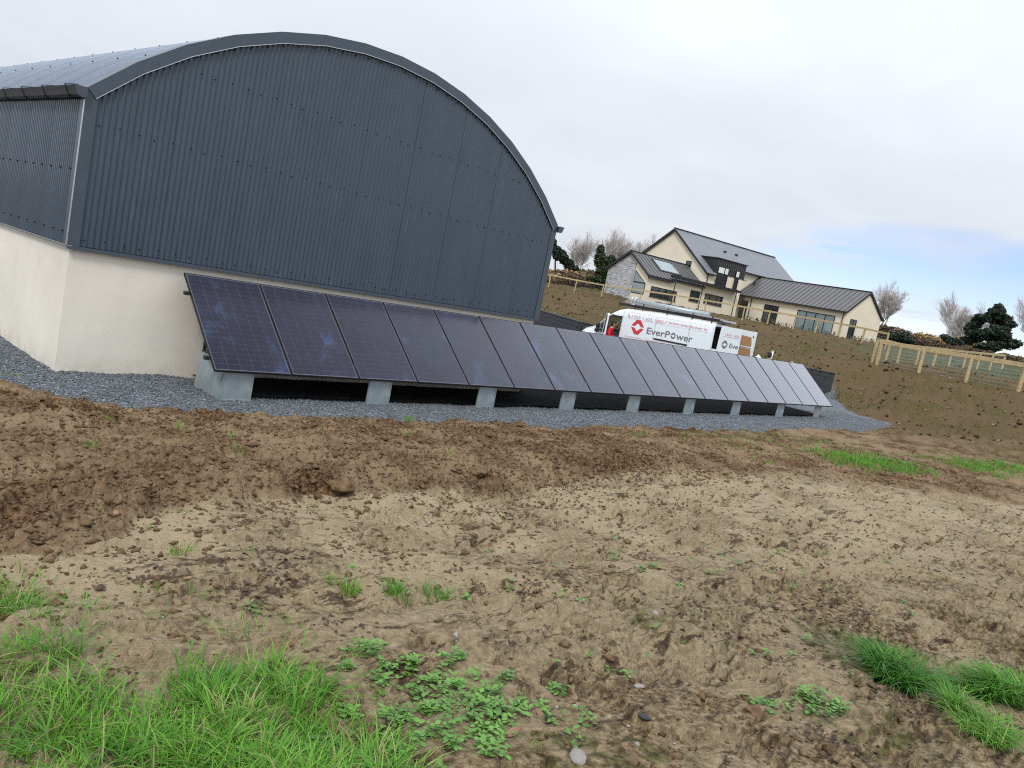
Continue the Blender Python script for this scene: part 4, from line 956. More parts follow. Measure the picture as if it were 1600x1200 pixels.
# ------------------------------------------------------------------ people
def skin_mesh(name, verts, edges, radii, mt, parent, root=0, sub=2):
    me = bpy.data.meshes.new(name); me.from_pydata(verts, edges, []); o = bpy.data.objects.new(name, me); COL.objects.link(o)
    o.modifiers.new('s', 'SKIN'); sv = me.skin_vertices[0].data
    for i, r_ in enumerate(radii): sv[i].radius = (r_, r_) if not hasattr(r_, '__len__') else r_; sv[i].use_root = (i == root)
    o.modifiers.new('d', 'SUBSURF').levels = sub; o.modifiers['d'].render_levels = sub
    bpy.context.view_layer.update()
    m2 = bpy.data.meshes.new_from_object(o.evaluated_get(bpy.context.evaluated_depsgraph_get()))
    bpy.data.objects.remove(o); bpy.data.meshes.remove(me); m2.name = name; m2.materials.clear()
    return link(name, m2, MT[mt], parent, True)
def person(loc, rz, jacket, label, lean=.0, head_fwd=.03, arm='bent'):
    p_ = empty('person', loc, rz); tag(p_, label, 'person')
    L = lean
    V = [(0,0,.93), (L*.3,0,1.12), (L*.8,0,1.36), (L*1.1,0,1.46), (L*1.2+.02,0,1.54), (L*1.3+head_fwd,0,1.63), (L*1.3+head_fwd+.01,0,1.72)]
    R_ = [(.15,.11), (.14,.105), (.17,.115), (.075,.075), (.055,.055), (.085,.075), (.07,.066)]
    Ed = [(0,1),(1,2),(2,3),(3,4),(4,5),(5,6)]
    tors = list(range(0, 3)); jack = [(0,1),(1,2),(2,3)]
    def add(v, r, par): V.append(v); R_.append(r if hasattr(r, '__len__') else (r, r)); Ed.append((par, len(V)-1)); return len(V)-1
    armidx = []; hands = []
    for s_ in (1, -1):
        sh = add((L*.95, s_*.185, 1.40), .062, 2)
        if arm == 'bent': el = (L*.9+.02, s_*.25, 1.13); wr = (L+.27, s_*.18, 1.10)
        else: el = (L*.8-.02, s_*.25, 1.12); wr = (L*.8+.06, s_*.27, .88)
        e_ = add(el, .048, sh); w_ = add(wr, .034, e_); armidx += [(sh, e_, w_)]
        d = (Vector(wr)-Vector(el)).normalized(); pm = Vector(wr)+d*.07; q = add(tuple(pm), .034, w_); hands.append((Vector(wr), pm, d, s_))
    for s_ in (1, -1):
        hip = add((0, s_*.09, .88), .095, 0); kn = add((.03, s_*.10, .48), .062, hip); an = add((-.01, s_*.10, .09), .042, kn); add((.14, s_*.11, .04), .038, an)
    body_ = skin_mesh('body', V, Ed, R_, 'skin', p_)
    # fingers: five short chains rooted in each palm
    fm = MB()
    for wr, pm, d, s_ in hands:
        side = d.cross(Vector((0, 0, 1))).normalized(); up = side.cross(d)
        for k, (o_, ln) in enumerate(((-.03, .062), (-.01, .078), (.01, .082), (.03, .072))):
            a = pm + side*o_; b = a + d*ln*.6; c = b + d*ln*.32 - up*ln*.3
            fm.tube(a, b, .010, .0092, 6).tube(b, c, .0092, .0075, 6)
        a = pm - d*.04 + side*(.035*s_); b = a + side*(.03*s_) + d*.03; fm.tube(a, b, .011, .010, 6).tube(b, b+d*.03, .010, .008, 6)
    fm.build('fingers', MT['skin'], body_, True)
    # jacket
    JV = [V[0], V[1], V[2], V[3]]; JR = [(.175,.135), (.17,.13), (.195,.14), (.10,.10)]; JE = [(0,1),(1,2),(2,3)]
    for sh, e_, w_ in armidx:
        k = len(JV); JV += [V[sh], V[e_], V[w_]]; JR += [(.085,.085), (.066,.066), (.05,.05)]; JE += [(2,k),(k,k+1),(k+1,k+2)]
    skin_mesh('jacket', JV, JE, JR, jacket, p_, 1)
    TV = [(0,0,.93)]; TR = [(.165,.125)]; TE = []
    for s_ in (1, -1):
        k = len(TV); TV += [(0, s_*.09, .86), (.03, s_*.10, .48), (-.01, s_*.10, .12)]; TR += [(.115,.115), (.08,.08), (.06,.06)]; TE += [(0,k),(k,k+1),(k+1,k+2)]
    skin_mesh('trousers', TV, TE, TR, 'blackcloth', p_)
    hx_ = V[5][0]; hm = MB(); hm.ball((hx_-.018, 0, 1.70), (.105, .088, .095), 14, 9); hm.ball((hx_-.05, 0, 1.63), (.08, .092, .13), 12, 8); hm.build('hair', MT['hair'], p_, True)
    fc = MB(); fx = hx_+.082
    fc.ball((fx+.012, 0, 1.635), (.016, .012, .022), 6, 5)
    fc.build('nose', MT['skin'], body_, True)
    ey = MB()
    for s_ in (1, -1): ey.ball((fx, s_*.03, 1.66), (.008, .012, .007), 6, 5)
    ey.build('eyes', MT['hair'], body_)
    MB().box((fx-.004, -.022, 1.592), (fx+.004, .022, 1.60)).build('mouth', MT['red'], body_)
    ea = MB()
    for s_ in (1, -1): ea.ball((hx_, s_*.082, 1.64), (.02, .012, .03), 6, 5)
    ea.build('ears', MT['skin'], body_, True)
    sh_ = MB()
    for s_ in (1, -1): sh_.ball((.05, s_*.105, .045), (.14, .05, .05), 10, 6)
    sh_.build('shoes', MT['blackcloth'], p_, True)
    return p_
pp = van_m @ Vector((4.33, .18, 0))
person((pp.x, pp.y, VZ-.02), math.radians(-70), 'redcloth', 'person with dark hair in a red jacket standing at the open van door', .12, .05)
person((26.85, 5.38, VZ-.03), math.radians(35), 'blackcloth', 'person with dark hair and black top showing above the far solar panels', .05, .04, 'down')

# ------------------------------------------------------------------ things behind the far end of the panels
def sack(x, y, z, r_, label):
    mb = MB().ball((0, 0, r_*.6), (r_, r_*.8, r_*.62), 14, 9); rr = random.Random(int(x*10))
    mb.v = [(a*(1+rr.uniform(-.10, .10)), b*(1+rr.uniform(-.1, .1)), max(0, c*(1+rr.uniform(-.1, .1)))) for a, b, c in mb.v]
    o = empty('sack', (x, y, z)); mb.build('bag', MT['white'], o, True); MB().tube((0, 0, r_*1.1), (.02, .01, r_*1.1+.07), .03, .06, 8).build('tied_neck', MT['white'], o); tag(o, label, 'sack', 'white sacks by the wall')
cx_, cy_ = 29.4, 6.35
sack(29.05, 6.95, .58, .17, 'left white sack on top of the dark block wall, beside the upright pipe')
sack(30.2, 5.85, .58, .15, 'right white sack on top of the dark block wall, beyond the upright pipe')
o = empty('pipe', (29.5, 6.55, .70)); MB().tube((0, 0, 0), (.015, 0, .40), .05, .05, 12).build('shaft', MT['white'], o, True); MB().tube((.015, 0, .40), (.016, 0, .44), .06, .055, 12).build('cap', MT['white'], o, True)
tag(o, 'short white upright pipe with a cap on the dark block wall', 'pipe')

# ------------------------------------------------------------------ fences
def fence(name, pts, label, posts_h=1.22, rail=(.14, .05), step=2.35, pw=.11, mesh=True, rails=(1.12,)):
    o = empty(name, (pts[0][0], pts[0][1], gz(*pts[0]))); ox, oy, oz = o.location; tag(o, label, 'fence'); rr = random.Random(len(pts)*7)
    P_ = []
    for (x0, y0), (x1, y1) in zip(pts[:-1], pts[1:]):
        n = max(1, round(math.hypot(x1-x0, y1-y0)/step))
        for i in range(n): P_.append((x0+(x1-x0)*i/n, y0+(y1-y0)*i/n))
    P_.append(pts[-1]); G = [float(tps(np.array([x]), np.array([y]))[0]) for x, y in P_]
    for i, ((x, y), g) in enumerate(zip(P_, G)):
        a = math.atan2(pts[-1][1]-pts[0][1], pts[-1][0]-pts[0][0]); hh = posts_h + rr.uniform(-.03, .05)
        mb = MB(); mb.bar((x-ox, y-oy, g-oz-.3), (x-ox+rr.uniform(-.02, .02), y-oy+rr.uniform(-.02, .02), g-oz+hh), pw, pw)
        mb.build('post', MT['timber'], o)
    for i in range(len(P_)-1):
        (x0, y0), (x1, y1) = P_[i], P_[i+1]
        for h_ in rails:
            MB().bar((x0-ox, y0-oy, G[i]-oz+h_), (x1-ox, y1-oy, G[i+1]-oz+h_), rail[1], rail[0]).build('rail', MT['timber'], o)
    if mesh:
        mb = MB()
        for i in range(len(P_)-1):
            (x0, y0), (x1, y1) = P_[i], P_[i+1]
            for k in range(7):
                h_ = .05+k*.16; mb.tube((x0-ox, y0-oy, G[i]-oz+h_), (x1-ox, y1-oy, G[i+1]-oz+h_), .004, .004, 3, False)
            n = max(2, int(math.hypot(x1-x0, y1-y0)/.18))
            for k in range(1, n):
                t = k/n; x = x0+(x1-x0)*t-ox; y = y0+(y1-y0)*t-oy; g = G[i]+(G[i+1]-G[i])*t-oz; mb.tube((x, y, g+.03), (x, y, g+1.05), .003, .003, 3, False)
        mb.build('wire_mesh', MT['wire'], o, False, 'stuff')
    return o
fence('fence', [(36.64, 4.43), (34.54, -2.21), (33.3, -6.6), (32.0, -11.0)], 'near timber post and rail fence with wire mesh along the field at right', 1.16, (.20, .07), 2.3, .13)
fence('fence', [(36.9, 4.75), (41.55, 5.07), (52.94, 4.67), (60, 4.0)], 'timber fence running away behind the corner of the near fence at right', 1.12, (.12, .06), 2.7, .11)
fence('fence', [(55.6, 10.6), (56.6, 12.7), (57.4, 14.8), (58.9, 19.2), (58.8, 23.8), (58.3, 27.3), (56.0, 32.7), (55.2, 36.5), (54.1, 42.2), (53.2, 47.0)], 'long timber rail fence crossing the field in front of the house', 1.18, (.13, .05), 2.6, .10)
fence('fence', [(64, 2.0), (75, 2.2), (82, 7)], 'far timber fence in the grass field beyond the fence corner', 1.15, (.1, .05), 3.0, .1, False)

# ------------------------------------------------------------------ trees
def tree_mesh(rng, height, spread, nmain, levels, r0, upright=.5, multi=1):
    mb = MB()
    def grow(p_, d, L, r, lev):
        n = 3 if lev <= 1 else 2; q = p_
        for i in range(n):
            d = (d + Vector((rng.uniform(-1,1), rng.uniform(-1,1), rng.uniform(-.4,1)*upright))*(.12+.05*lev)).normalized()
            q2 = q + d*(L/n); ra = max(.013, r*(1-.55*i/n)); rb = max(.012, r*(1-.55*(i+1)/n)); mb.tube(q, q2, ra, rb, 5 if lev < 2 else 3, False)
            if lev < levels:
                k = nmain if lev == 0 else rng.choice((2, 3, 3)) if lev < 3 else rng.choice((2, 3))
                if not (lev == 0 and i == 0):
                    for _ in range(k):
                        a = rng.uniform(0, 2*PI); t = rng.uniform(.35, 1); side = d.orthogonal().normalized(); side.rotate(Matrix.Rotation(a, 3, d))
                        dd = (d*rng.uniform(.55, 1.0) + side*spread*rng.uniform(.5, 1.1) + Vector((0, 0, upright*.35))).normalized()
                        grow(q + (q2-q)*t, dd, L*rng.uniform(.45, .68), rb*.62, lev+1)
            q = q2
    for s_ in range(multi):
        d = Vector((rng.uniform(-.22, .22)*(multi > 1), rng.uniform(-.22, .22)*(multi > 1), 1)).normalized()
        grow(Vector((rng.uniform(-.4, .4)*(multi > 1), rng.uniform(-.4, .4)*(multi > 1), 0)), d, height*.62*rng.uniform(.85, 1), r0, 0)
    return mb
def split_tree(rng, name, loc, label, group, scale=1, **k):
    mb = tree_mesh(rng, **k); o = empty(name, loc, rng.uniform(0, 6)); tag(o, label, 'tree', group); o.scale = (scale,)*3
    # thick limbs are the trunk part, the fine twigs the crown part
    big, small = MB(), MB(); big.v = mb.v; small.v = mb.v; V = mb.v
    for f in mb.f: (big if len(f) == 4 and (Vector(V[f[0]])-Vector(V[f[1]])).length > .05 else small).f.append(f)
    big.build('trunk', MT['bark'], o); small.build('crown', MT['bark'], o); return o
tr = random.Random(11)
PROTO = [dict(height=8, spread=.75, nmain=4, levels=4, r0=.15, upright=.9, multi=2), dict(height=8, spread=.65, nmain=4, levels=4, r0=.15, upright=1.0, multi=1), dict(height=8, spread=.85, nmain=4, levels=4, r0=.15, upright=.8, multi=3)]
TREES = [(66.8, 49.4, 5.3, 0, 'leftmost bare tree behind the barn end, pale thin branches'), (69.3, 48.6, 5.6, 1, 'slim bare tree between the leftmost bare tree and the ivy clad tree'),
 (72.5, 47.8, 6.2, 2, 'broad bare tree behind the ivy clad tree'), (76.8, 47.4, 6.6, 0, 'bare tree rising behind the stone gable'), (79.6, 46.4, 6.4, 2, 'bare tree just left of the main roof ridge'),
 (104, 27.6, 6.6, 0, 'bare tree standing right behind the cream gable end of the house'), (110.7, 21.3, 6.2, 1, 'bare pale tree in the middle of the field edge, left of the dark conifer'),
 (106.9, 18.6, 5.6, 2, 'bare tree close beside the dark conifer'), (118, 22.5, 3.8, 2, 'low bare tree far off between the house and the taller bare trees'),
 (111.3, 12.0, 7.2, 1, 'bare tree right of the dark conifer at the photo edge'), (112.5, 10.2, 6.4, 0, 'outermost bare tree at the right photo edge')]
made = {}
for x, y, h_, k, lab in TREES:
    if k not in made: o = made[k] = split_tree(tr, 'bare_tree', (0, 0, 0), lab, 'bare winter trees', 1, **PROTO[k])
    else: o = copy_tree(made[k]); tag(o, lab, 'tree', 'bare winter trees')
    o.location = (x, y, gz(x, y)-.1); o.rotation_euler = (0, 0, tr.uniform(0, 6)); o.scale = (h_/8*1.05, h_/8*1.05, h_/8)

def leaf_cloud(nr, blobs, n, size, flat=.5):
    # many small leaf-sized faces spread through a set of ellipsoids
    B_ = np.array(blobs, float); wgt = (B_[:,3]*B_[:,4]*B_[:,5])**(2/3); idx = nr.choice(len(B_), n, p=wgt/wgt.sum())
    d = nr.normal(size=(n, 3)); d /= np.linalg.norm(d, axis=1)[:,None]; rad = nr.uniform(.35, 1.05, n)**.6
    c = B_[idx,:3] + d*B_[idx,3:6]*rad[:,None]
    a = nr.normal(size=(n, 3)); a[:,2] *= flat; a /= np.linalg.norm(a, axis=1)[:,None]; b = np.cross(a, nr.normal(size=(n, 3))); b /= np.linalg.norm(b, axis=1)[:,None]
    s_ = size*nr.uniform(.5, 1.3, n)[:,None]; V = np.stack([c-a*s_, c+b*s_*.55, c+a*s_*1.1, c-b*s_*.5], 1).reshape(-1, 3)
    return V, np.arange(4*n).reshape(n, 4)
def leafy(name, x, y, label, cat, blobs, n, size, mt, seed, trunk=None, group=None, zoff=0):
    nr = np.random.default_rng(seed); o = empty(name, (x, y, gz(x, y)+zoff)); tag(o, label, cat, group)
    V, Fc = leaf_cloud(nr, blobs, n, size); arr_mesh('crown' if trunk else 'foliage', V, Fc, MT[mt], o)
    if trunk:
        mb = MB()
        for a, b, ra, rb in trunk: mb.tube(a, b, ra, rb, 7)
        mb.build('trunk', MT['twig'], o, True)
    else:
        mb = MB(); rr = random.Random(seed)
        for i in range(5): mb.tube((rr.uniform(-.3,.3), rr.uniform(-.3,.3), -.1), (rr.uniform(-.6,.6), rr.uniform(-.6,.6), blobs[0][2]+blobs[0][5]*.5), .04, .015, 5)
        mb.build('stem', MT['twig'], o)
    return o
nr0 = random.Random(5)
def conifer_blobs(h, w_, n):
    b = []
    for i in range(n):
        t = nr0.uniform(.03, 1)**.8; rr = w_*(1-t**2.2)**.75*(.72+.28*min(1, t*3)); a = nr0.uniform(0, 2*PI); q = rr*math.sqrt(nr0.uniform(.25, 1))*.86
        r_ = nr0.uniform(.42, .78)*(1-.35*t); b.append((q*math.cos(a), q*math.sin(a), .5+t*(h-1.0), r_*1.15, r_*1.15, r_*nr0.uniform(.55, .8)))
    return b
leafy('conifer', 91.5, 12.5, 'large dark green conifer standing alone beyond the fence at right', 'tree', conifer_blobs(5.7, 3.0, 95) + [(-2.6, 2.6, .8, 1.2, 1.0, .5), (-3.2, 3.4, 1.2, .6, .5, .3), (0, 0, 5.2, .5, .5, .6)], 21000, .16, 'conifer', 1, [((0,0,-.2),(0,0,4.6),.28,.08)] + [((0,0,z),(1.6*math.cos(a),1.6*math.sin(a),z+.6),.07,.03) for z, a in ((1,.3),(1.6,2.1),(2.2,4),(2.8,5.2),(3.4,1.2))])
leafy('evergreen_shrub', 88.6, 20.2, 'dark green evergreen shrub just right of the bare tree by the house gable', 'shrub', [(0,0,.6,1.1,1.1,.6), (1.0,-.8,.5,.8,.8,.5), (-1.0,.6,.5,.6,.6,.45), (.3,-.2,1.0,.5,.5,.4)], 3000, .15, 'conifer', 2)
leafy('evergreen_shrub', 89.8, 17.9, 'rounder mid green shrub, right one of the pair beyond the fence', 'shrub', [(0,0,.55,.9,.9,.5), (.7,-.7,.6,.6,.6,.45)], 2200, .15, 'ivy', 3)
leafy('pine_tree', 60.0, 46.6, 'dark green pine peeking out past the right edge of the barn', 'tree', [(0,0,2.6,.9,.9,.5), (.6,-.5,2.2,.8,.8,.4), (-.5,.6,3.2,.8,.7,.5), (-.8,.9,3.9,.55,.55,.45), (.9,-1.0,1.7,.8,.8,.4), (0,.2,3.0,.8,.7,.4)], 5000, .14, 'conifer', 4, [((0,0,-.2),(-.5,.6,3.6),.14,.04)])
leafy('ivy_tree', 60.7, 41.3, 'ivy smothered tree, dark green, left of the stone gable', 'tree', [(0,0,.9,.85,.85,.7), (.1,-.1,1.9,.8,.8,.9), (.3,-.35,2.7,.6,.6,.8), (-.35,.3,3.0,.6,.6,.9), (.5,-.5,3.2,.45,.45,.5), (-.45,.4,3.9,.4,.4,.6), (-.6,.6,.8,.7,.7,.4)], 8000, .12, 'ivy', 5, [((0,0,-.2),(0,0,2.2),.2,.12), ((0,0,2.2),(-.5,.4,5.0),.1,.02), ((0,0,2.2),(.5,-.5,3.6),.09,.03)])
for i, (x, y, h_, m_, lab) in enumerate(((57.4, 44.9, 1.3, 'tan', 'tan dry shrub at the foot of the dark pine'), (59.0, 43.6, 1.3, 'twig', 'brown bramble bush left of the ivy tree'), (61.0, 44.0, 1.5, 'tan', 'pale brown scrub behind the rail fence near the ivy tree'), (64.5, 45.8, 1.8, 'twig', 'taller brown scrub under the leftmost bare tree'), (67.5, 43.5, 1.6, 'twig', 'brown scrub between the ivy tree and the stone gable'), (97, 24.0, 1.7, 'twig', 'brown bushy scrub against the right end of the house'), (101, 20.5, 1.4, 'tan', 'pale scrub under the middle bare tree'), (103.5, 16.8, 1.7, 'tan', 'pale twiggy scrub left of the dark conifer'))):
    leafy('scrub', x, y, lab, 'shrub', [(0,0,h_*.4,1.7,1.7,h_*.55), (1.2,-1,h_*.35,1.2,1.2,h_*.5), (-1.1,1.0,h_*.4,1.2,1.2,h_*.55)], 3200, .16, m_, 20+i)
hb = []
for t in np.linspace(0, 1, 22): hb.append((t*(78.5-91.5), t*(4.6-21.5), .42 + (gz(91.5-13*t, 21.5-16.9*t)-gz(91.5, 21.5)), .75, .75, .5))
leafy('hedge', 91.5, 21.5, 'long low brown hedge behind the fences at right', 'hedge', hb, 14000, .12, 'twig', 40)
hb = [(t*6.5, t*(-2.6), .45, .6, .5, .45) for t in np.linspace(0, 1, 10)]
leafy('hedge', 55.4, 46.2, 'short brown hedge by the pine at the barn edge', 'hedge', hb, 4000, .1, 'twig', 41)
for i, (lx, ly) in enumerate([(-.5, .4+.9*k) for k in range(12)] + [(.4+1.0*k, -.5) for k in range(6)]):
    P_ = Matrix.Rotation(math.radians(-10.71), 4, 'Z') @ Vector((lx, ly, 0)); x, y = 70.63+P_.x, 19.78+P_.y
    leafy('young_plant', x, y, (f'{ORD[i]} small dark plant along the long cream wing wall from the near corner' if i < 12 else f'{ORD[i-12]} small dark plant along the cream gable wall from the near corner'), 'plant', [(0,0,.30,.14,.14,.28)], 26, .08, 'ivy', 60+i, None, 'young plants along the house wall')

# ------------------------------------------------------------------ ground cover
def blades(name, clumps, seed, parent=None, kind='stuff'):
    # clumps: (x, y, radius, count, length, lean, tint0, tint1)
    nr = np.random.default_rng(seed); X=[];Y=[];Ln=[];Tn=[];A_=[];Le=[]
    for (x, y, r, n, ln, lean, t0, t1) in clumps:
        a = nr.uniform(0, 2*PI, n); q = r*np.sqrt(nr.uniform(0, 1, n)); X.append(x+q*np.cos(a)); Y.append(y+q*np.sin(a)); Ln.append(ln*nr.uniform(.45, 1.15, n)); Tn.append(nr.uniform(t0, t1, n)+ (nr.uniform(0,1,n) > .91)*.45)
        A_.append(np.where(nr.uniform(0,1,n) < .6, a+nr.normal(0, .7, n), nr.uniform(0, 2*PI, n))); Le.append(lean*nr.uniform(.5, 1.4, n))
    X, Y, Ln, Tn, A_, Le = map(np.concatenate, (X, Y, Ln, Tn, A_, Le)); n = len(X); Z = ground(X, Y)-.006
    dx, dy = np.cos(A_), np.sin(A_); wd = (.0016 + .0014*nr.uniform(0, 1, n))*np.clip(Ln/.12, .7, 1.5); tw = A_ + PI/2 + nr.normal(0, .5, n); sx, sy = np.cos(tw)*wd, np.sin(tw)*wd
    V = np.zeros((n, 7, 3)); 
    for k, (t, w_) in enumerate(((0, 1), (.38, .9), (.72, .65))):
        out = Le*Ln*t**1.8; hz_ = Ln*(t - .42*Le*t**2.4)
        for s_, c in ((-1, 0), (1, 1)):
            V[:,2*k+c,0] = X + dx*out + s_*sx*w_; V[:,2*k+c,1] = Y + dy*out + s_*sy*w_; V[:,2*k+c,2] = Z + hz_
    V[:,6,0] = X + dx*Le*Ln; V[:,6,1] = Y + dy*Le*Ln; V[:,6,2] = Z + Ln*(1-.42*Le)
    b = (np.arange(n)*7)[:,None]; Fq = np.concatenate([b+[0,1,3,2], b+[2,3,5,4], b+[4,5,6,6]], 1).reshape(-1, 4)
    tri = np.concatenate([b+[0,1,3], b+[0,3,2], b+[2,3,5], b+[2,5,4], b+[4,5,6]], 1).reshape(-1, 3)
    V = V.reshape(-1, 3)
    if parent is not None: V = V - np.array(parent.location)
    return arr_mesh(name, V, tri, MT['grass'], parent, False, kind, {'tint': np.repeat(np.clip(Tn, 0, 1), 7)})
rg = np.random.default_rng(77)
# bottom-left sward
GE = [(-4.35,-5.55),(-3.88,-5.86),(-3.66,-6.28),(-3.40,-6.52),(-3.16,-7.0),(-3.13,-7.38),(-3.2,-7.8),(-3.35,-8.3),(-4.6,-8.9),(-6.5,-7.5)]
cl_ = []
for _ in range(900):
    x, y = rg.uniform(-5.6, -2.95), rg.uniform(-8.6, -5.4)
    if not inside(np.array([x]), np.array([y]), GE)[0]: continue
    den = float(fbm(np.array([x]), np.array([y]), .45, 3, 71)[0])
    if den < -.13: continue
    t = rg.uniform(.1, .65); cl_.append((x, y, rg.uniform(.05, .16), int(85*(1+den*2.2)), rg.uniform(.04, .16), rg.uniform(.5, 1.4), t, t+.42))
for _ in range(420):
    x, y = rg.uniform(-4.6, -2.6), rg.uniform(-8.7, -5.3); k = np.min([math.hypot(x-a, y-b) for a, b in GE[:8]])
    if k < .30: cl_.append((x, y, rg.uniform(.02, .07), int(rg.uniform(3, 14)), rg.uniform(.04, .10), .9, .3, .9))
for o in ([blades('grass', cl_, 5)]): tag(o, 'lush green grass filling the near left corner of the ground', 'grass', None, 'stuff')
# sparse blades and small tufts across the muddy field
cl_ = []
for _ in range(260):
    x, y = rg.uniform(-4, 9), rg.uniform(-8.9, -2.2)
    dens = float(fbm(np.array([x]), np.array([y]), .7, 3, 72)[0])
    if dens > .02: cl_.append((x, y, rg.uniform(.02, .09), int(rg.uniform(3, 16)), rg.uniform(.03, .07), .6, .3, .85))
for _ in range(420):
    a = rg.uniform(0, 1); k = rg.uniform() < .45
    x, y = (8.5 + 1.9*a + rg.normal(0, .25), -4.9 - .5*a + rg.normal(0, .28)) if k else (13.4 + 5*a + rg.normal(0, .4), -5.5 - 1.5*a + rg.normal(0, .42))
    cl_.append((x, y, rg.uniform(.08, .25), 45, rg.uniform(.07, .14), .6, .25, .8))
for _ in range(170):
    x = rg.uniform(5.5, 13); y = -2.3 - rg.uniform(0, 2.6); cl_.append((x, y, rg.uniform(.05, .2), 22, rg.uniform(.05, .10), .6, .45, .95))
for _ in range(2600):
    x, y = rg.uniform(26, 58), rg.uniform(-8, 40); q = np.array([x]), np.array([y])
    if x + .6*y > 26 and not inside(*q, YARD)[0] and float(fbm(*q, 1.1, 6, 65, .7)[0]) > .02: cl_.append((x, y, rg.uniform(.1, .4), 7, rg.uniform(.07, .16), .8, .4, 1))
for _ in range(800):
    x, y = rg.uniform(14, 34), rg.uniform(-8, 3)
    if float(fbm(np.array([x]), np.array([y]), 1.6, 4, 61)[0]) > .06 and x + .6*y > 18: cl_.append((x, y, rg.uniform(.1, .35), 10, rg.uniform(.05, .10), .6, .5, 1))
tag(blades('grass', cl_, 6), 'thin patches of short grass scattered over the mud and field', 'grass', None, 'stuff')
# clumps one can point at
def tuft(x, y, r, n, ln, lean, t0, t1, label, seed, group=None):
    o = empty('grass_tuft', (x, y, gz(x, y))); tag(o, label, 'grass tuft', group)
    cs = [(x+rg.normal(0, r*.35), y+rg.normal(0, r*.35), r*.55, n//4, ln*rg.uniform(.8, 1.1), lean, t0, t1) for _ in range(4)]
    b = blades('blades', cs, seed, o, None); return o
tuft(-.20, -8.66, .19, 1400, .22, 1.15, .0, .4, 'big dark green arching grass tussock at lower right', 101)
tuft(.10, -9.0, .19, 1100, .20, 1.2, .1, .6, 'wide mid green grass tussock right of the dark tussock', 102)
tuft(-.42, -8.98, .09, 220, .15, 1.2, .15, .65, 'smaller grass tussock below the dark tussock at lower right', 103)
tuft(.28, -9.12, .2, 1000, .18, 1.2, .2, .75, 'brighter grass tussock at the right photo edge', 104)
tuft(-.52, -9.20, .13, 500, .14, 1.25, .3, .95, 'pale grass tussock lowest at the right edge', 105)
tuft(2.2, -1.42, .09, 110, .13, .6, .5, .85, 'lone bright green tuft at the edge of the grey gravel in front of the panels', 106)
tuft(-2.46, -6.60, .09, 130, .11, .5, .55, .9, 'bright tuft on the mud right of the near left grass', 107)
tuft(-2.25, -6.72, .10, 150, .11, .6, .3, .7, 'green tuft beside the brightest tuft in the middle of the mud', 108)
tuft(-2.02, -6.78, .11, 130, .10, .7, .2, .6, 'darker third tuft in the short line of tufts on the mud', 109)
tuft(-3.02, -5.85, .07, 70, .11, .8, .55, .95, 'pale yellow green tuft at the foot of the brown soil bank', 110)
tuft(-2.0, 1.05, .12, 90, .05, .7, .6, .9, 'small bright green patch on dark gravel by the barn corner', 111)
for i, (x, y) in enumerate(sorted(((-2.2, -2.6), (-1.7, -2.9), (-1.35, -3.1), (-.9, -3.6), (.6, -3.3), (1.9, -2.6), (3.1, -3.4), (-2.7, -3.6), (-1.9, -4.3), (.2, -4.4), (4.6, -2.1), (5.3, -3.1)), key=lambda q: math.atan2(q[0]-CAM[0], q[1]-CAM[1]))):
    tuft(x, y, .09, 42, .08, .8, .45, 1.0, f'{ORD[i]} small straggly green tuft from the left on the brown soil bank', 120+i, 'small tufts on the brown soil')
# broad-leaved weeds
def weed_patch(name, spots, seed, parent=None, kind='stuff', s0=.006, s1=.019):
    nr = np.random.default_rng(seed); V = []; Fc = []
    for x, y, r, n in spots:
        for _ in range(n):
            a = nr.uniform(0, 2*PI); q = r*math.sqrt(nr.uniform()); px, py = x+q*math.cos(a), y+q*math.sin(a); pz = gz(px, py)
            nl = nr.integers(4, 9)
            for k in range(nl):
                b = 2*PI*k/nl+nr.uniform(-.4, .4); s_ = nr.uniform(s0, s1); c = Vector((px+math.cos(b)*s_*1.0, py+math.sin(b)*s_*1.0, pz+nr.uniform(.004, .04)))
                d = Vector((math.cos(b), math.sin(b), nr.uniform(-.25, .45))).normalized(); sd_ = Vector((-math.sin(b), math.cos(b), nr.uniform(-.3, .3))).normalized(); up = d.cross(sd_)
                i0 = len(V); pts = [c-d*s_*.9, c-d*s_*.1+sd_*s_*.55, c+d*s_*.65+sd_*s_*.42, c+d*s_, c+d*s_*.65-sd_*s_*.42, c-d*s_*.1-sd_*s_*.55, c+up*s_*.14]
                V += [tuple(p_) for p_ in pts]; Fc += [(i0+j, i0+(j+1) % 6, i0+6) for j in range(6)]
    V = np.array(V)
    if parent is not None: V = V - np.array(parent.location)
    return arr_mesh(name, V, np.array(Fc), MT['weed'], parent, True, kind)
wsp = []
for _ in range(40):
    t = rg.uniform(); wsp.append((-3.05 + .55*t + rg.normal(0, .2), -7.55 - .25*t + rg.normal(0, .2), rg.uniform(.02, .08), int(rg.uniform(3, 11))))
for _ in range(26): wsp.append((-2.85+rg.normal(0, .3), -7.95+rg.normal(0, .14), rg.uniform(.03, .07), 4))
for _ in range(46): wsp.append((rg.uniform(-3.2, 1.6), rg.uniform(-8.6, -6.3), rg.uniform(.008, .03), int(rg.uniform(1, 4))))
tag(weed_patch('weeds', wsp, 9), 'low broad leaved weeds spreading over the mud near the bottom middle', 'weeds', None, 'stuff')
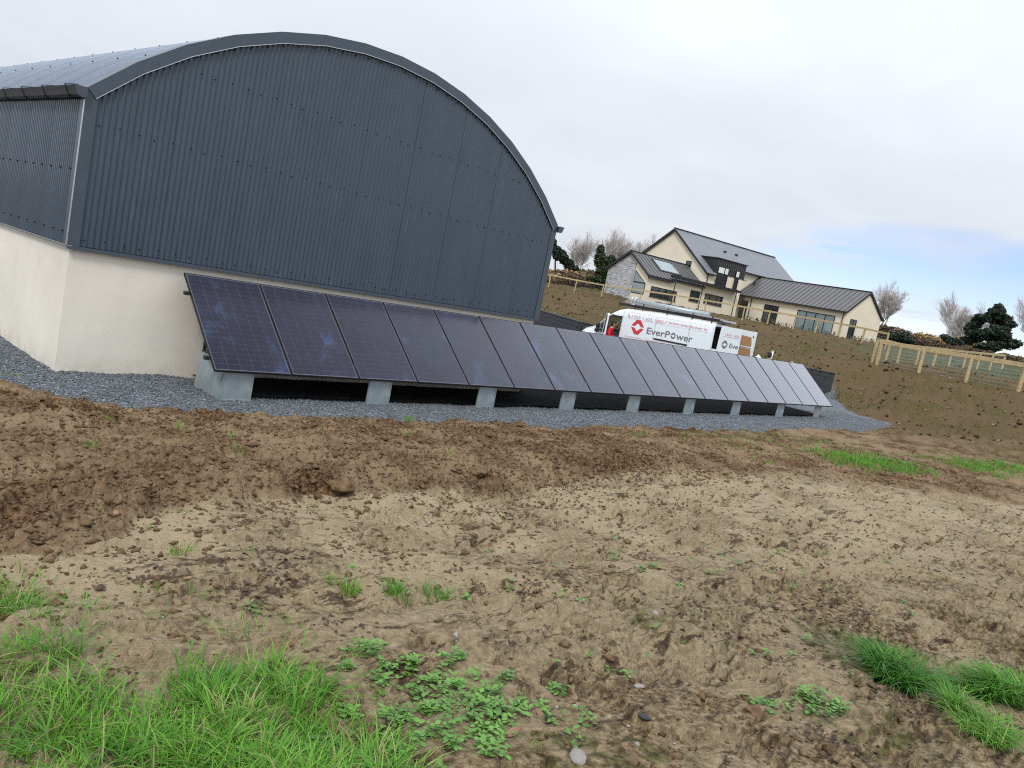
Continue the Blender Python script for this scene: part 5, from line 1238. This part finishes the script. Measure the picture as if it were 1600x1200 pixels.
for i, (x, y, r, n, lab) in enumerate(((-1.10, -8.57, .13, 44, 'bushy bright weed patch at lower right, left of the tussocks'), (-1.32, -8.42, .10, 24, 'smaller weed patch left of the bushy bright one'), (-2.63, -7.92, .07, 14, 'round leaved weed cluster beside a flat pale stone'), (-.02, -6.9, .06, 6, 'little weed on the open mud in the middle distance'))):
    o = empty('weed', (x, y, gz(x, y))); tag(o, lab, 'weed'); weed_patch('leaves', [(x, y, r, n)], 200+i, o, None); MB().tube((0, 0, -.01), (0, 0, .02), .004, .003, 5).build('stem', MT['weed'], o)
# soil clods, gravel, pebbles
ICO = None
def lumps(name, X, Y, R_, mt, label, cat, seed, sink=.3, flat=.7):
    nr = np.random.default_rng(seed); n = len(X)
    base = np.array([(0,0,1),(.95,0,.1),(.1,.9,.2),(-.9,.1,.0),(0,-.95,.15),(.55,.55,-.6),(-.5,-.5,-.6)], float); tri = np.array([(0,1,2),(0,2,3),(0,3,4),(0,4,1),(1,5,2),(2,5,3),(3,6,4),(4,6,1),(3,5,6),(1,6,5)])
    V = base[None]*(1+nr.uniform(-.5, .5, (n, 7, 1))); V = V + nr.uniform(-.3, .3, V.shape)
    a = nr.uniform(0, 2*PI, n); ca, sa = np.cos(a)[:,None], np.sin(a)[:,None]; el = nr.uniform(.65, 1.25, n)[:,None]
    x = V[:,:,0]*el; y = V[:,:,1]/el; V2 = np.stack([x*ca-y*sa, x*sa+y*ca, V[:,:,2]*flat], -1)*R_[:,None,None]
    Z = ground(X, Y); V2 += np.stack([X, Y, Z+R_*(flat*.6-sink)], -1)[:,None,:]
    Fc = (np.arange(n)*7)[:,None,None] + tri[None]
    o = arr_mesh(name, V2.reshape(-1, 3), Fc.reshape(-1, 3), MT[mt], None, False, 'stuff')
    return tag(o, label, cat, None, 'stuff')
def scatter(n, x0, x1, y0, y1, fn, seed):
    nr = np.random.default_rng(seed); X = nr.uniform(x0, x1, n); Y = nr.uniform(y0, y1, n); k = nr.uniform(0, 1, n) < fn(X, Y); return X[k], Y[k], nr
def soilw(X, Y):
    g, t, tt, e = masks(X, Y); near = np.exp(-np.abs(Y-tt-.12)/.25)*(X < 5); cl = sst(-.05, .2, fbm(X, Y, .5, 3, 81)); return (1-g)*np.clip((1-t)*(.25+.5*cl)+.75*near+.05, 0, 1)*np.where(X > 4, .45, 1)
X, Y, nr = scatter(130000, -5, 12, -6.4, -.8, soilw, 31); R_ = np.clip(nr.lognormal(-4.75, .6, len(X)), .004, .055)
lumps('soil_clods', X, Y, R_, 'clod', 'crumbly brown soil clods strewn over the bank', 'soil clods', 32)
X, Y, nr = scatter(42000, -4, 12, -9, -4.5, lambda x, y: (sst(-.05, .25, fbm(x, y, .5, 4, 82, .6))*.7+.04)*np.clip(5/np.hypot(x+5, y+9.8), .2, 1), 33); R_ = np.clip(nr.lognormal(-5.0, .6, len(X)), .003, .035)
lumps('mud_clods', X, Y, R_, 'clod', 'dark clods of mud dropped along the wheel tracks', 'soil clods', 34)
def gravw(X, Y):
    g, t, tt, e = masks(X, Y); return np.where((Y > YB+.1) & (X > XL), 0, g > .4)
X1, Y1, nr = scatter(46000, -4.2, 6, -1.9, 3.5, gravw, 35); X2, Y2, nr2 = scatter(15000, 6, 24.5, -2.2, 1.2, gravw, 36)
R_ = np.r_[nr.uniform(.007, .019, len(X1)), nr2.uniform(.011, .026, len(X2))]; X = np.r_[X1, X2]; Y = np.r_[Y1, Y2]
MT['gravelstone'] = mat('blue_grey_gravel', (0.190, 0.212, 0.230), 0.65, var=0.25, vscale=3, island=1.6, spec=0.2)
lumps('gravel', X, Y, R_, 'gravelstone', 'blue grey crushed stone spread around the barn and panels', 'gravel', 37, .25)
X, Y, nr = scatter(14000, 14, 62, -9, 42, lambda x, y: (x+.6*y > 20)*(1-masks(x, y)[0])*(~inside(x, y, YARD))*np.clip(22/np.hypot(x+5, y+9.8), 0, 1), 91); R_ = np.clip(nr.lognormal(-3.2, .5, len(X)), .02, .11)
MT['fieldclod'] = mat('field_clod', (0.050, 0.033, 0.018), 0.95, spec=0.06, var=0.45, vscale=9, island=1.2)
lumps('field_clods', X, Y, R_, 'fieldclod', 'brown clods of turned earth all over the rising field', 'soil clods', 92)
X, Y, nr = scatter(1500, 14, 62, -9, 42, lambda x, y: (x+.6*y > 20)*(~inside(x, y, YARD))*np.clip(22/np.hypot(x+5, y+9.8), 0, 1), 93); R_ = nr.uniform(.02, .06, len(X))
lumps('field_stones', X, Y, R_, 'pebble', 'pale stones lying on the rising field', 'stones', 94)
X, Y, nr = scatter(900, -4, 14, -9, -2, lambda x, y: .3+.6*(y < -5), 38); R_ = np.clip(nr.lognormal(-4.9, .5, len(X)), .004, .03)
lumps('pebbles', X, Y, R_, 'pebble', 'small pale pebbles pressed into the mud', 'pebbles', 39)
# individual stones
def stone(x, y, r, label, seed, mt='pebble'):
    rr = random.Random(seed); mb = MB().ball((0, 0, r*.06), (r, r*.68, r*.36), 26, 15); P_ = np.array(mb.v); amp = .75 if mt == 'clod' else .35
    d = 1 + amp*fbm(P_[:,0]/r+seed*3.1, P_[:,1]/r+P_[:,2]/r*1.7, .9, 4, seed, .6)[:,None]; P_ = P_*d; mb.v = [tuple(q) for q in P_]
    o = mb.build('stone', MT[mt], None, True, None, (x, y, gz(x, y))); o.rotation_euler = (0, 0, rr.uniform(0, 3)); tag(o, label, 'stone')
stone(-2.63, -7.86, .04, 'flat grey stone among the weeds at bottom middle', 1); stone(-1.75, -7.98, .026, 'pale chipped stone on the mud right of the weeds', 2)
stone(-2.6, -8.27, .045, 'large half buried grey stone at the bottom edge', 3); stone(-1.45, -8.42, .055, 'brown grey elongated stone beside the right hand weed patch', 4, 'clod')
stone(-2.05, -8.20, .028, 'rounded dark stone in the lower middle', 5, 'block'); stone(.1, -5.0, .03, 'small pinkish stone lying below the soil bank', 6, 'paleleaf')
stone(-1.35, -4.92, .15, 'big smooth clod of brown earth at the foot of the bank', 7, 'clod'); stone(.05, -4.95, .10, 'rounded clod of brown earth further along the foot of the bank', 8, 'clod')
# dead leaves
def leaves(name, spots, mt, label, seed):
    nr = np.random.default_rng(seed); V = []; Fc = []
    for x, y, s_ in spots:
        a = nr.uniform(0, 2*PI); z = gz(x, y); d = np.array([math.cos(a), math.sin(a), nr.uniform(-.5, .6)]); b = np.array([-math.sin(a), math.cos(a), nr.uniform(-.6, .6)]); up = np.cross(d, b); i0 = len(V); cu = nr.uniform(-.1, .5)
        prof = ((-1, .05), (-.55, .45), (0, .6), (.5, .42), (1, .03))
        for t, w_ in prof:
            for sd_ in (-1, 0, 1): V.append(np.array([x, y, z+s_*.35]) + s_*(d*t + b*sd_*w_ + up*(cu*(t*t)+abs(sd_)*w_*cu*1.2)))
        for k in range(4):
            for c in range(2): q = i0+k*3+c; Fc.append((q, q+1, q+4, q+3))
    return tag(arr_mesh(name, np.array(V), np.array(Fc), MT[mt], None, True, 'stuff'), label, 'leaves', None, 'stuff')
sp = []
for cx, cy, r, n in ((-2.75,-6.25,.28,70),(-2.5,-6.05,.2,45),(-2.95,-6.45,.2,40),(-2.75,-6.95,.13,25),(-1.35,-6.9,.12,30),(-.1,-5.6,.2,35),(.9,-5.55,.3,45),(1.9,-5.7,.3,40),(-.6,-7.6,.2,40),(.1,-7.7,.35,70),(.5,-8.2,.35,90),(-.5,-8.75,.35,90),(-1.4,-8.75,.3,60),(-1.05,-7.0,.15,20),(.2,-6.6,.2,25),(-2.1,-7.4,.2,18),(-3.3,-6.2,.2,30),(-3.9,-7.3,.3,40),(2.2,-7.2,.5,45),(3.4,-7.0,.6,60)):
    for _ in range(int(n*1.6)): sp.append((cx+rg.normal(0, r*.55), cy+rg.normal(0, r*.55), rg.uniform(.006, .019)))
for _ in range(260): sp.append((rg.uniform(-4, 6), rg.uniform(-8.9, -5.0), rg.uniform(.008, .02)))
leaves('leaf_litter', sp, 'leaf', 'dark brown rotting leaves clumped on the mud', 51)
sp = [(rg.uniform(-3.5, 2), rg.uniform(-9, -5.2), rg.uniform(.012, .028)) for _ in range(60)] + [(-3.55,-7.55,.04),(.0,-8.95,.04),(-.62,-8.62,.035),(-2.72,-8.05,.035)]
leaves('pale_leaves', sp, 'paleleaf', 'tan fallen leaves dotted over mud and grass', 52)
# twigs
mb = MB()
for _ in range(140):
    x, y = rg.uniform(-3.6, 2.5), rg.uniform(-8.9, -5.4); a = rg.uniform(0, PI); L_ = rg.uniform(.03, .16); x2, y2 = x+math.cos(a)*L_, y+math.sin(a)*L_
    mb.tube((x, y, gz(x, y)+.006), (x2, y2, gz(x2, y2)+.012), .0025, .0015, 4, False)
tag(mb.build('twigs', MT['twig'], None, False, 'stuff'), 'thin broken twigs lying on the mud', 'twigs', None, 'stuff')
